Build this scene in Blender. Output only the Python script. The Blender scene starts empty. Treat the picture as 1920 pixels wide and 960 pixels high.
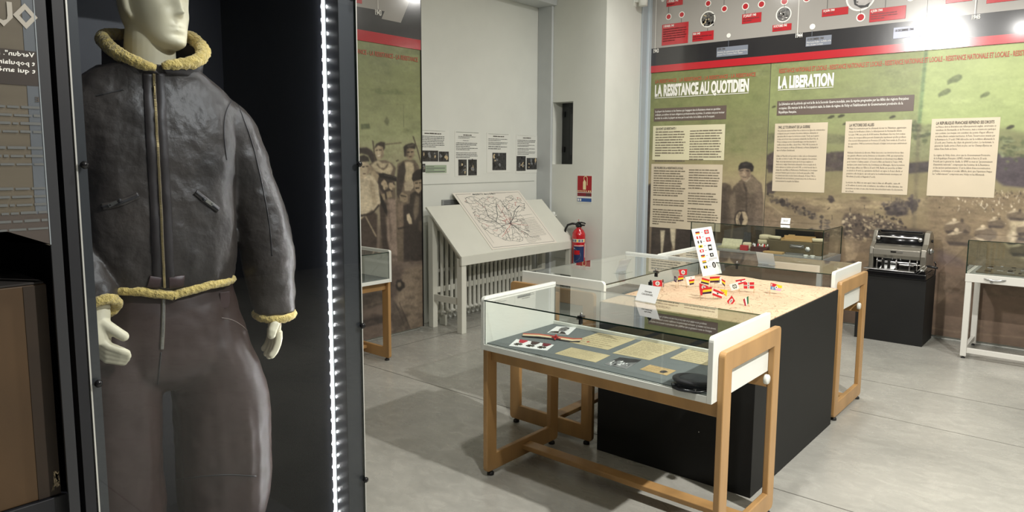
import bpy, bmesh, math, random
from mathutils import Vector, Matrix
import numpy as np
R=math.radians
C=bpy.context.scene.collection
sc=bpy.context.scene

# ---------------------------------------------------------------- camera, world, lights, exposure
F_PX,CY=1325.1,451.1; PIT,ROL,AZ,H=.1159,.0051,-.7023,1.55
er=np.array([math.cos(AZ),math.sin(AZ),0]); eb=np.array([-math.sin(AZ),math.cos(AZ),0])
MR=np.array([er,eb,[0,0,1.]])
fw=np.array([0,math.cos(PIT),-math.sin(PIT)]); rt=np.array([1.,0,0]); up=np.cross(rt,fw)
rt,up=math.cos(ROL)*rt+math.sin(ROL)*up,-math.sin(ROL)*rt+math.cos(ROL)*up
fw,rt,up=MR@fw,MR@rt,MR@up
CAM=np.array([0,0,H])
cd=bpy.data.cameras.new('camera'); cam=bpy.data.objects.new('camera',cd); C.objects.link(cam)
cd.sensor_width=36; cd.lens=F_PX/1920*36; cd.shift_y=-(480-CY)/1920; cd.clip_start=.05
cam.matrix_world=Matrix(((rt[0],up[0],-fw[0],0),(rt[1],up[1],-fw[1],0),(rt[2],up[2],-fw[2],H),(0,0,0,1)))
sc.camera=cam
w=bpy.data.worlds.new('world'); sc.world=w; w.use_nodes=True
w.node_tree.nodes['Background'].inputs[0].default_value=(.9,.92,1,1); w.node_tree.nodes['Background'].inputs[1].default_value=.10
sc.view_settings.view_transform='Standard'; sc.view_settings.look='None'; sc.view_settings.gamma=1
sc.view_settings.use_curve_mapping=False; sc.view_settings.exposure=-0.13
def area(name,loc,power,size,col=(1,.97,.9),aim=None,shape='DISK',sy=None,spread=180):
    l=bpy.data.lights.new(name,'AREA'); l.energy=power; l.color=col; l.shape=shape; l.size=size; l.spread=R(spread)
    if sy: l.size_y=sy
    o=bpy.data.objects.new(name,l); C.objects.link(o); o.location=loc
    if aim is not None: o.rotation_euler=(Vector(aim)-Vector(loc)).to_track_quat('-Z','Y').to_euler()
    return o
WARM=(1,.975,.93)
area('ceiling_or_fill_lamp',(1.1,2.4,3.4),240,.10,WARM)
area('ceiling_or_fill_lamp',(-1.13,1.7,3.4),42,.10,WARM)
area('ceiling_or_fill_lamp',(-2.25,1.27,3.4),22,.20,WARM,aim=(-1.1,7.03,2.0),spread=70)
area('ceiling_or_fill_lamp',(-2.9,5.85,3.45),24,.2,WARM)  # added fill that lights the corner pier, not a known fixture
area('ceiling_or_fill_lamp',(-1.6,5.5,3.45),34,.2,WARM)  # added to brighten the right wall panels, no such lamp known
area('ceiling_or_fill_lamp',(.3,5.5,3.45),44,.2,WARM)  # second added fill washing the right wall
area('ceiling_or_fill_lamp',(2.5,-.5,3.4),20,.3,WARM)

# ---------------------------------------------------------------- layout measures: a photo pixel to a point on a known plane of the room
def ray(x,y): return fw*F_PX+rt*(x-960)-up*(y-CY)
def onp(x,y,ax,val):
    d=ray(x,y); t=(val-CAM[ax])/d[ax]; return Vector(CAM+d*t)
def onpl(x,y,p,n):
    d=ray(x,y); n=np.array(n,float); t=((np.array(p)-CAM)@n)/(d@n); return Vector(CAM+d*t)

# ---------------------------------------------------------------- materials
def s2l(c):
    return tuple(((v/12.92) if v<=.04045 else ((v+.055)/1.055)**2.4) for v in c)
def rgb(r,g,b): return s2l((r/255,g/255,b/255))
MATS={}
def mk(name,col,rough=.5,metal=0,var=0,vs=6,bump=0,bs=60,spec=.5,coat=0,stretch=(1,1,1),det=4,bd=.002,emit=0,sheen=0):
    if name in MATS: return MATS[name]
    m=bpy.data.materials.new(name); m.use_nodes=True; nt=m.node_tree; b=nt.nodes['Principled BSDF']
    b.inputs['Base Color'].default_value=(*col,1); b.inputs['Roughness'].default_value=rough; b.inputs['Metallic'].default_value=metal
    b.inputs['Specular IOR Level'].default_value=spec; b.inputs['Coat Weight'].default_value=coat; b.inputs['Coat Roughness'].default_value=.1
    if sheen: b.inputs['Sheen Weight'].default_value=sheen
    if emit: b.inputs['Emission Color'].default_value=(*col,1); b.inputs['Emission Strength'].default_value=emit
    if var or bump:
        tc=nt.nodes.new('ShaderNodeTexCoord'); mp=nt.nodes.new('ShaderNodeMapping'); mp.inputs['Scale'].default_value=stretch
        nt.links.new(tc.outputs['Object'],mp.inputs[0])
    if var:
        n=nt.nodes.new('ShaderNodeTexNoise'); n.inputs['Scale'].default_value=vs; n.inputs['Detail'].default_value=det
        nt.links.new(mp.outputs[0],n.inputs[0])
        cr=nt.nodes.new('ShaderNodeValToRGB'); cr.color_ramp.elements[0].position=.3; cr.color_ramp.elements[1].position=.7
        cr.color_ramp.elements[0].color=(*[max(0,c*(1-var)) for c in col],1); cr.color_ramp.elements[1].color=(*[min(1,c*(1+var)) for c in col],1)
        nt.links.new(n.outputs[0],cr.inputs[0]); nt.links.new(cr.outputs[0],b.inputs['Base Color'])
    if bump:
        n2=nt.nodes.new('ShaderNodeTexNoise'); n2.inputs['Scale'].default_value=bs; n2.inputs['Detail'].default_value=5
        nt.links.new(mp.outputs[0],n2.inputs[0])
        bp=nt.nodes.new('ShaderNodeBump'); bp.inputs['Strength'].default_value=bump; bp.inputs['Distance'].default_value=bd
        nt.links.new(n2.outputs[0],bp.inputs['Height']); nt.links.new(bp.outputs[0],b.inputs['Normal'])
    MATS[name]=m; return m
def glassmat(name,tint=(1,1,1),gain=1.0):
    m=bpy.data.materials.new(name); m.use_nodes=True; nt=m.node_tree; nt.nodes.clear()
    o=nt.nodes.new('ShaderNodeOutputMaterial'); mx=nt.nodes.new('ShaderNodeMixShader'); t=nt.nodes.new('ShaderNodeBsdfTransparent'); g=nt.nodes.new('ShaderNodeBsdfGlossy')
    t.inputs[0].default_value=(*tint,1); g.inputs['Roughness'].default_value=.0; g.inputs[0].default_value=(1,1,1,1)
    fr=nt.nodes.new('ShaderNodeFresnel'); fr.inputs[0].default_value=1.5
    ge=nt.nodes.new('ShaderNodeNewGeometry'); inv=nt.nodes.new('ShaderNodeMath'); inv.operation='SUBTRACT'; inv.inputs[0].default_value=1
    nt.links.new(ge.outputs['Backfacing'],inv.inputs[1])
    mu=nt.nodes.new('ShaderNodeMath'); mu.operation='MULTIPLY'; nt.links.new(fr.outputs[0],mu.inputs[0]); nt.links.new(inv.outputs[0],mu.inputs[1])
    m2=nt.nodes.new('ShaderNodeMath'); m2.operation='MULTIPLY'; m2.use_clamp=True; m2.inputs[1].default_value=gain; nt.links.new(mu.outputs[0],m2.inputs[0])
    nt.links.new(m2.outputs[0],mx.inputs[0]); nt.links.new(t.outputs[0],mx.inputs[1]); nt.links.new(g.outputs[0],mx.inputs[2]); nt.links.new(mx.outputs[0],o.inputs[0])
    MATS[name]=m; return m
GLASS=glassmat('clear_glass',(.97,.985,.975),1.7); ACR=glassmat('clear_acrylic',(.96,.97,.97),1.3)
GEDGE=mk('green_glass_edge',(.012,.028,.02),.15)
WHITE=mk('white_lacquer',rgb(232,234,226),.35,var=.02)
BEECH=mk('beech_wood',rgb(180,140,90),.38,var=.16,vs=9,stretch=(1,1,.25),det=6,bump=.08,bs=50)
BLACK=mk('matt_black_paint',rgb(25,25,24),.6,var=.1,spec=.3)
BLACKM=mk('black_metal',rgb(24,25,27),.4)
FELT=mk('grey_felt',rgb(104,110,110),.9,var=.05,vs=80,bump=.2,bs=400)
STEEL=mk('steel',(.55,.55,.55),.3,1)
CHROME=mk('chrome',(.8,.8,.8),.12,1)
RUB=mk('black_rubber',(.015,.015,.015),.6)
INK=mk('black_ink',rgb(74,68,62),.6); PINK_=mk('paragraph_ink',rgb(118,108,92),.6); WINK=mk('white_ink',rgb(240,238,230),.5)
PAPER=mk('white_paper',rgb(236,237,234),.6,var=.02)
WALLM=mk('white_wall_paint',rgb(222,224,216),.6,var=.03,vs=3,bump=.05,bs=120)
GREYP=mk('grey_blue_paint',rgb(196,200,200),.5,var=.03)

# ---------------------------------------------------------------- mesh helper
class MB:
    def __init__(s): s.v=[]; s.f=[]; s.m=[]; s.sm=[]; s.mats=[]
    def mi(s,mat):
        if mat not in s.mats: s.mats.append(mat)
        return s.mats.index(mat)
    def add(s,vs,fs,mat,smooth=False):
        b=len(s.v); s.v+= [tuple(v) for v in vs]; k=s.mi(mat)
        for f in fs: s.f.append([i+b for i in f]); s.m.append(k); s.sm.append(smooth)
        return s
    def box(s,a,b,mat,M=None):
        x0,y0,z0=a; x1,y1,z1=b
        x0,x1=min(x0,x1),max(x0,x1); y0,y1=min(y0,y1),max(y0,y1); z0,z1=min(z0,z1),max(z0,z1)
        vs=[Vector(p) for p in((x0,y0,z0),(x1,y0,z0),(x1,y1,z0),(x0,y1,z0),(x0,y0,z1),(x1,y0,z1),(x1,y1,z1),(x0,y1,z1))]
        if M: vs=[M@v for v in vs]
        return s.add(vs,[(0,3,2,1),(4,5,6,7),(0,1,5,4),(1,2,6,5),(2,3,7,6),(3,0,4,7)],mat)
    def prism(s,pts,off,mat,smooth=False):
        pts=[Vector(p) for p in pts]; off=Vector(off); n=len(pts)
        return s.add(pts+[p+off for p in pts],[list(range(n)),list(range(2*n-1,n-1,-1))]+[[i,i+n,(i+1)%n+n,(i+1)%n] for i in range(n)],mat,smooth)
    def poly(s,pts,mat): return s.add(pts,[list(range(len(pts)))],mat)
    def tube(s,path,rad,mat,seg=10,caps=True,flat=1,upv=None):
        path=[Vector(p) for p in path]; n=len(path)
        if not hasattr(rad,'__len__'): rad=[rad]*n
        vs=[]; prev=None
        for i,p in enumerate(path):
            t=(path[min(i+1,n-1)]-path[max(i-1,0)]).normalized()
            if prev is None:
                a=Vector(upv) if upv else (Vector((0,0,1)) if abs(t.z)<.9 else Vector((1,0,0)))
                u=(a-t*a.dot(t)).normalized()
            else: u=(prev-t*prev.dot(t)).normalized()
            prev=u; q=t.cross(u)
            for k in range(seg):
                an=2*math.pi*k/seg; vs.append(p+(u*math.cos(an)*flat+q*math.sin(an))*rad[i])
        fs=[]
        for i in range(n-1):
            for k in range(seg): fs.append((i*seg+k,i*seg+(k+1)%seg,(i+1)*seg+(k+1)%seg,(i+1)*seg+k))
        if caps: fs.append(list(range(seg-1,-1,-1))); fs.append([(n-1)*seg+k for k in range(seg)])
        return s.add(vs,fs,mat,True)
    def lathe(s,prof,mat,seg=24,at=(0,0,0),ax=None):
        vs=[]; fs=[]; n=len(prof); M=Matrix.Translation(at)
        if ax is not None: M=M@Vector((0,0,1)).rotation_difference(Vector(ax)).to_matrix().to_4x4()
        for r,z in prof:
            for k in range(seg): a=2*math.pi*k/seg; vs.append(M@Vector((r*math.cos(a),r*math.sin(a),z)))
        for i in range(n-1):
            for k in range(seg): fs.append((i*seg+k,i*seg+(k+1)%seg,(i+1)*seg+(k+1)%seg,(i+1)*seg+k))
        fs.append(list(range(seg-1,-1,-1))); fs.append([(n-1)*seg+k for k in range(seg)])
        return s.add(vs,fs,mat,True)
    def loft(s,secs,mat,closed_ends=True):
        n=len(secs[0]); vs=[p for q in secs for p in q]; fs=[]
        for i in range(len(secs)-1):
            for k in range(n): fs.append((i*n+k,i*n+(k+1)%n,(i+1)*n+(k+1)%n,(i+1)*n+k))
        if closed_ends: fs.append(list(range(n-1,-1,-1))); fs.append([(len(secs)-1)*n+k for k in range(n)])
        return s.add(vs,fs,mat,True)
    def sphere(s,c,r,mat,seg=14,sc_=(1,1,1)):
        prof=[(max(1e-4,math.sin(math.pi*i/8))*1,-math.cos(math.pi*i/8)) for i in range(9)]
        b=MB(); b.lathe(prof,mat,seg); vs=[Vector((v[0]*r*sc_[0],v[1]*r*sc_[1],v[2]*r*sc_[2]))+Vector(c) for v in b.v]
        return s.add(vs,b.f,mat,True)
    def build(s,name,parent=None,bevel=0,seg=2,fix=True,auto=False):
        me=bpy.data.meshes.new(name); me.from_pydata(s.v,[],s.f)
        for m in s.mats: me.materials.append(m)
        me.polygons.foreach_set('material_index',s.m); me.polygons.foreach_set('use_smooth',s.sm)
        if fix:
            bm=bmesh.new(); bm.from_mesh(me); bmesh.ops.recalc_face_normals(bm,faces=bm.faces); bm.to_mesh(me); bm.free()
        o=bpy.data.objects.new(name,me); C.objects.link(o)
        if parent is not None: o.parent=parent
        if bevel:
            md=o.modifiers.new('bevel','BEVEL'); md.width=bevel; md.segments=seg; md.limit_method='ANGLE'; md.angle_limit=R(40)
        return o
def thing(name,label,cat,loc=(0,0,0),rz=0,group=None):
    o=bpy.data.objects.new(name,None); C.objects.link(o); o.location=loc; o.rotation_euler=(0,0,rz); o.empty_display_size=.1
    o['label']=label; o['category']=cat
    if group: o['group']=group
    return o
def tag(o,label,cat,group=None):
    o['label']=label; o['category']=cat
    if group: o['group']=group
    return o
def struct(o): o['kind']='structure'; return o
def kids(o): return [c for c in bpy.data.objects if c.parent==o]
def dup(root,loc,rz,label,scale=None):
    r=root.copy(); C.objects.link(r); r.location=loc; r.rotation_euler=(0,0,rz); r['label']=label
    if scale: r.scale=scale
    def rec(a,b):
        for ch in kids(a):
            c=ch.copy(); C.objects.link(c); c.parent=b; rec(ch,c)
    rec(root,r); return r

# ---------------------------------------------------------------- lettering
TC={}
def tmesh(s,bold=0,res=1):
    k=(s,bold,res)
    if k in TC: return TC[k]
    cu=bpy.data.curves.new('t','FONT'); cu.body=s; cu.size=1; cu.resolution_u=res; cu.offset=bold; cu.fill_mode='FRONT'
    ob=bpy.data.objects.new('t',cu); C.objects.link(ob); dg=bpy.context.evaluated_depsgraph_get()
    me=bpy.data.meshes.new_from_object(ob.evaluated_get(dg)); vs=[v.co.copy() for v in me.vertices]; fs=[list(p.vertices) for p in me.polygons]
    bpy.data.objects.remove(ob); bpy.data.curves.remove(cu); bpy.data.meshes.remove(me)
    xs=[v.x for v in vs] or [0,1]
    TC[k]=(vs,fs,min(xs),max(xs)); return TC[k]
def put_text(mb,s,org,eh,ev,width,cap,mat,bold=0,res=1,lift=0):
    """text with its left baseline at org, running along eh, standing along ev; stretched to the width"""
    vs,fs,x0,x1=tmesh(s,bold,res); org=Vector(org); eh=Vector(eh).normalized(); ev=Vector(ev).normalized(); n=eh.cross(ev)
    k=width/max(1e-6,x1-x0); kz=cap/.70
    mb.add([org+eh*((v.x-x0)*k)+ev*(v.y*kz)+n*lift for v in vs],fs,mat)
def word_rows(mb,org,eh,ev,width,rows,pitch,thick,mat,seed=1,fill=.97,lift=0,last=.5,gap=.25):
    """rows of small word-shaped marks"""
    rd=random.Random(seed); org=Vector(org); eh=Vector(eh).normalized(); ev=Vector(ev).normalized(); n=eh.cross(ev)
    for r in range(rows):
        x=0; W=width*(fill-rd.random()*.06) if r<rows-1 else width*last
        while x<W:
            l=min(rd.uniform(1.2,5.5)*thick*1.2,W-x)
            if l>thick*.4:
                p=org+eh*x-ev*(r*pitch)+n*lift; hh=thick*rd.uniform(.75,1)
                mb.add([p,p+eh*l,p+eh*l+ev*hh,p+ev*hh],[(0,1,2,3)],mat)
            x+=l+thick*gap*2
class Wall:
    def __init__(s,ax,val,eh,n): s.ax=ax; s.val=val; s.eh=Vector(eh); s.n=Vector(n); s.ev=Vector((0,0,1))
    def p(s,x,y,lift=0): return onp(x,y,s.ax,s.val)+s.n*lift
    def poly(s,mb,pts,mat,lift): mb.poly([s.p(x,y,lift) for x,y in pts],mat)
    def rect(s,tl,br,lift=0):
        a=s.p(*tl,lift); b=s.p(*br,lift); h=s.eh*((b-a).dot(s.eh)); v=s.ev*((b-a).dot(s.ev)); return [a,a+h,a+h+v,a+v]
    def quad(s,q,lift=0):
        P=[s.p(*c,lift) for c in q]; L=(P[0]+P[3])/2; Rr=(P[1]+P[2])/2; T=(P[0].z+P[1].z)/2; B=(P[2].z+P[3].z)/2
        a=Vector((L.x,L.y,T)); b=Vector((Rr.x,Rr.y,T)); return [a,b,Vector((b.x,b.y,B)),Vector((a.x,a.y,B))]
    def text(s,mb,st,left,right_x,cap_px,mat,bold=0,res=2,lift=.004):
        a=s.p(*left,lift); t=s.p(left[0],left[1]-cap_px,lift); 
        # same height on the wall at the right end
        d=ray(right_x,left[1]); lo,hi=left[1]-120,left[1]+120
        for _ in range(40):
            m=(lo+hi)/2; q=onp(right_x,m,s.ax,s.val)
            if q.z>a.z: lo=m
            else: hi=m
        q=s.p(right_x,m,lift); put_text(mb,st,a,s.eh,s.ev,(q-a).dot(s.eh),(t-a).z,mat,bold,res)
    def lines(s,mb,lines,left,right_x,pitch_px,cap_px,mat,lift=.004,bold=0,full=None):
        a=s.p(*left,lift); z1=s.p(left[0],left[1]+pitch_px,lift); pitch=(a-z1).z; cap=(s.p(left[0],left[1]-cap_px,lift)-a).z
        lo,hi=left[1]-60,left[1]+60
        for _ in range(40):
            m=(lo+hi)/2; q=onp(right_x,m,s.ax,s.val)
            if q.z>a.z: lo=m
            else: hi=m
        W=(s.p(right_x,m,lift)-a).dot(s.eh)
        ws=[tmesh(l,bold)[3]-tmesh(l,bold)[2] if l.strip() else 0 for l in lines]; k=W/(full or max(ws))
        for i,l in enumerate(lines):
            if l.strip(): put_text(mb,l,a-s.ev*pitch*i,s.eh,s.ev,ws[i]*k,cap,mat,bold)

    def para(s,mb,left,right_x,pitch_px,cap_px,mat,pat,seed,lift=.004):
        a=s.p(*left,lift); pitch=(a-s.p(left[0],left[1]+pitch_px,lift)).z; cap=(s.p(left[0],left[1]-cap_px,lift)-a).z
        b=s.p(right_x,left[1],lift); W=(b-a).dot(s.eh)
        for i,f in enumerate(pat):
            if f: word_rows(mb,a-s.ev*pitch*i,s.eh,s.ev,W*f,1,pitch,cap*.8,PINK_,seed=seed*97+i,last=1,gap=.22)
# ---------------------------------------------------------------- room
XB,XL,YR,YP,XP=-4.85,-4.72,7.06,6.178,-4.0
def plane_box(name,a,b,mat,bev=0):
    m=MB(); m.box(a,b,mat); return struct(m.build(name,bevel=bev))
# floor: polished concrete with sawn joints
def floormat():
    m=mk('polished_concrete',rgb(160,158,150),.32,spec=.5); nt=m.node_tree; b=nt.nodes['Principled BSDF']
    tc=nt.nodes.new('ShaderNodeTexCoord')
    def noise(s,d,dist=0,st=(1,1,1)):
        mp=nt.nodes.new('ShaderNodeMapping'); mp.inputs['Scale'].default_value=st; nt.links.new(tc.outputs['Object'],mp.inputs[0])
        n=nt.nodes.new('ShaderNodeTexNoise'); n.inputs['Scale'].default_value=s; n.inputs['Detail'].default_value=d; n.inputs['Distortion'].default_value=dist
        nt.links.new(mp.outputs[0],n.inputs[0]); return n
    n1=noise(1.1,8,.6); n2=noise(9,9,1.2,(1,1.8,1)); n3=noise(60,4)
    def ramp(n,p0,c0,p1,c1):
        r=nt.nodes.new('ShaderNodeValToRGB'); r.color_ramp.elements[0].position=p0; r.color_ramp.elements[1].position=p1
        r.color_ramp.elements[0].color=(*c0,1); r.color_ramp.elements[1].color=(*c1,1); nt.links.new(n.outputs[0],r.inputs[0]); return r
    r1=ramp(n1,.3,rgb(158,157,150),.72,rgb(188,186,177)); r2=ramp(n2,.36,(.66,.66,.65),.66,(1,1,.99)); r3=ramp(n3,.3,(.9,.9,.9),.7,(1,1,1))
    def mul(a,b_,f=1):
        x=nt.nodes.new('ShaderNodeMix'); x.data_type='RGBA'; x.blend_type='MULTIPLY'; x.inputs[0].default_value=f
        nt.links.new(a,x.inputs[6]); nt.links.new(b_,x.inputs[7]); return x.outputs[2]
    c=mul(mul(r1.outputs[0],r2.outputs[0],.42),r3.outputs[0],.6); nt.links.new(c,b.inputs['Base Color'])
    rr=ramp(n2,.3,(.34,)*3,.7,(.24,)*3); nt.links.new(rr.outputs[0],b.inputs['Roughness'])
    bp=nt.nodes.new('ShaderNodeBump'); bp.inputs['Strength'].default_value=.05; bp.inputs['Distance'].default_value=.002
    nt.links.new(n2.outputs[0],bp.inputs['Height']); nt.links.new(bp.outputs[0],b.inputs['Normal'])
    return m
FLOOR=floormat(); JOINT=mk('floor_joint',rgb(96,93,86),.8)
m=MB(); m.box((-5.2,-3.2,-.1),(5,7.3,0),FLOOR)
for y in (-.8,1.2,3.25,5.34): m.box((-5,y-.003,0),(5,y+.003,.0006),JOINT)
m.box((-1.14,4.62,0),(.2,4.625,.0006),JOINT)
for x in (-4.4,.9,3.6): m.box((x-.003,-3,0),(x+.003,7,.0006),JOINT)
struct(m.build('floor'))
CEIL=mk('ceiling_paint',rgb(226,226,220),.8,var=.02)
plane_box('ceiling',(-5.2,-3.2,3.7),(5,7.3,3.8),CEIL)
plane_box('wall_right',(-4.2,YR+.004,0),(5,YR+.15,3.7),WALLM)
plane_box('wall_back',(XB-.15,4.0,0),(XB,6.4,3.7),WALLM)
plane_box('wall_left',(XL-.4,-3.2,0),(XL-.003,4.285,3.7),WALLM)
plane_box('wall_front',(-5.2,-3.2,0),(5,-3.05,3.7),mk('far_wall_paint',rgb(112,113,114),.7,var=.05))
m=MB(); FW=mk('side_wall_paint',rgb(78,80,88),.7,var=.05); DK=mk('dark_door_paint',rgb(62,64,70),.5)
m.box((4.85,-3.2,0),(5,7.3,3.7),FW); struct(m.build('wall_far'))
m=MB(); m.box((4.80,1.2,0),(4.85,2.5,2.3),DK); m.box((4.78,1.15,0),(4.85,1.2,2.35),WHITE); m.box((4.78,2.5,0),(4.85,2.55,2.35),WHITE); m.box((4.78,1.15,2.3),(4.85,2.55,2.35),WHITE)
struct(m.build('door_1'))
# corner pier with its niche
m=MB(); nx0,nx1,nz0,nz1=-4.659,-4.394,1.489,2.15
m.box((-5.05,YP,0),(nx0,7.2,3.7),WALLM); m.box((nx1,YP,0),(XP,7.2,3.7),WALLM); m.box((nx0,YP,0),(nx1,7.2,nz0),WALLM); m.box((nx0,YP,nz1),(nx1,7.2,3.7),WALLM)
m.box((nx0,YP+.2,nz0),(nx1,7.2,nz1),WALLM)
struct(m.build('wall_corner'))
m=MB(); SH=mk('dark_shutter',rgb(58,60,60),.5)
m.box((nx0+.0,YP+.17,nz0),(nx1,YP+.199,nz1),SH); m.box((nx0+.10,YP+.155,nz0+.05),(nx1-.02,YP+.17,nz1-.05),mk('dark_shutter_panel',rgb(40,42,43),.5)); m.box((nx0+.125,YP+.148,nz0+.1),(nx1-.05,YP+.155,nz1-.12),SH)
for z in (1.62,2.0): m.box((nx0+.02,YP+.15,z),(nx0+.045,YP+.172,z+.06),BLACKM)
struct(m.build('window_1',bevel=.002))
# painted duct beside the pier, wainscot joint and the beam head
m=MB(); m.box((XB,6.145,0),(-4.66,YP+.0,3.16),GREYP); struct(m.build('trim_1',bevel=.006))
m=MB(); m.box((XB,5.3,3.155),(-4.62,YP-.0,3.3),GREYP); struct(m.build('trim_2',bevel=.004))
LINE=mk('paint_joint',rgb(176,178,172),.7)
m=MB(); m.box((XB,4.3,1.302),(XB+.004,6.1,1.308),LINE); struct(m.build('trim_3'))
m=MB(); m.box((XP,YP,.468),(XP+.003,YR,.473),LINE); m.box((-4.62,YP-.003,.468),(XP+.003,YP,.473),LINE); struct(m.build('trim_4'))
m=MB(); m.box((XP,6.965,0),(XP+.045,YR,3.7),mk('pale_blue_paint',rgb(196,206,212),.45)); m.box((XP,6.86,0),(XP+.02,6.965,3.7),mk('blue_grey_paint',rgb(176,184,188),.5)); struct(m.build('trim_5',bevel=.006))
# ---------------------------------------------------------------- print materials of the wall panels
RED=mk('print_red',rgb(190,44,52),.17,spec=.6,coat=1,bump=.06,bs=7,bd=.005); CHAR=mk('print_charcoal',rgb(46,45,47),.17,spec=.6,coat=1,bump=.06,bs=7,bd=.005); TGREY=mk('print_warm_grey',rgb(166,162,156),.17,spec=.6,coat=1,bump=.06,bs=7,bd=.005)
REDT=mk('print_faded_red',rgb(184,92,66),.4); BROWNB=mk('print_taupe',rgb(104,90,82),.4); CREAM=mk('print_cream',rgb(224,217,184),.4,var=.03,vs=2); CREAM2=mk('print_pinkish_cream',rgb(213,199,174),.4,var=.05,vs=3)
SLATE=mk('print_slate_blue',rgb(128,134,146),.3); DRED=mk('print_dark_red',rgb(112,24,30),.4)
D1=mk('print_dark_umber',rgb(72,62,56),.4,var=.22,vs=9); D2=mk('print_umber',rgb(98,84,72),.4,var=.2,vs=12); D3=mk('print_mid_brown',rgb(124,106,86),.4,var=.18,vs=9)
L1=mk('print_pale_beige',rgb(196,178,144),.4,var=.1,vs=10); L2=mk('print_skin_tone',rgb(160,138,112),.4,var=.14,vs=25); BLK=mk('print_black',rgb(34,32,32),.4)
GRN=mk('print_tree_green',rgb(84,92,62),.4,var=.3,vs=18); PUR=mk('print_plum_grey',rgb(92,80,82),.4,var=.25,vs=12)
CROWD=mk('print_crowd',rgb(104,92,78),.4,var=.55,vs=26,det=8); BW=mk('print_photo_grain',rgb(96,94,90),.4,var=.8,vs=60,det=6)
def blob(cx,cy,rx,ry,seed=0,n=18,j=.25):
    rd=random.Random(seed); return [(cx+rx*math.cos(2*math.pi*i/n)*(1+rd.uniform(-j,j)),cy+ry*math.sin(2*math.pi*i/n)*(1+rd.uniform(-j,j))) for i in range(n)]
# ---------------------------------------------------------------- photographic prints: tones laid on a fine grid of the board's face
def vnoise(h,w,cy,cx,seed):
    rs=np.random.RandomState(seed); gh,gw=int(h/cy)+3,int(w/cx)+3; g_=rs.rand(gh,gw); y=np.arange(h)/cy; x=np.arange(w)/cx
    yi=y.astype(int); xi=x.astype(int); fy=y-yi; fx=x-xi; fy=fy*fy*(3-2*fy); fx=fx*fx*(3-2*fx)
    a=g_[yi][:,xi]*(1-fx)+g_[yi][:,xi+1]*fx; b=g_[yi+1][:,xi]*(1-fx)+g_[yi+1][:,xi+1]*fx
    return a*(1-fy)[:,None]+b*fy[:,None]
def fnoise(h,w,cy,cx,seed,octv=4):
    o=np.zeros((h,w)); a=1;t=0
    for k in range(octv): o+=a*vnoise(h,w,max(cy/2**k,1),max(cx/2**k,1),seed+k*7); t+=a; a*=.6
    return o/t-.5
def gblur(m,s):
    if s<=.05: return m
    r=int(3*s)+1; k=np.exp(-.5*(np.arange(-r,r+1)/s)**2); k/=k.sum()
    for ax in (0,1):
        p=np.pad(m,[(r,r) if i==ax else (0,0) for i in (0,1)],mode='edge'); m=sum(k[j]*np.take(p,np.arange(j,j+m.shape[ax]),axis=ax) for j in range(2*r+1))
    return m
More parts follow.
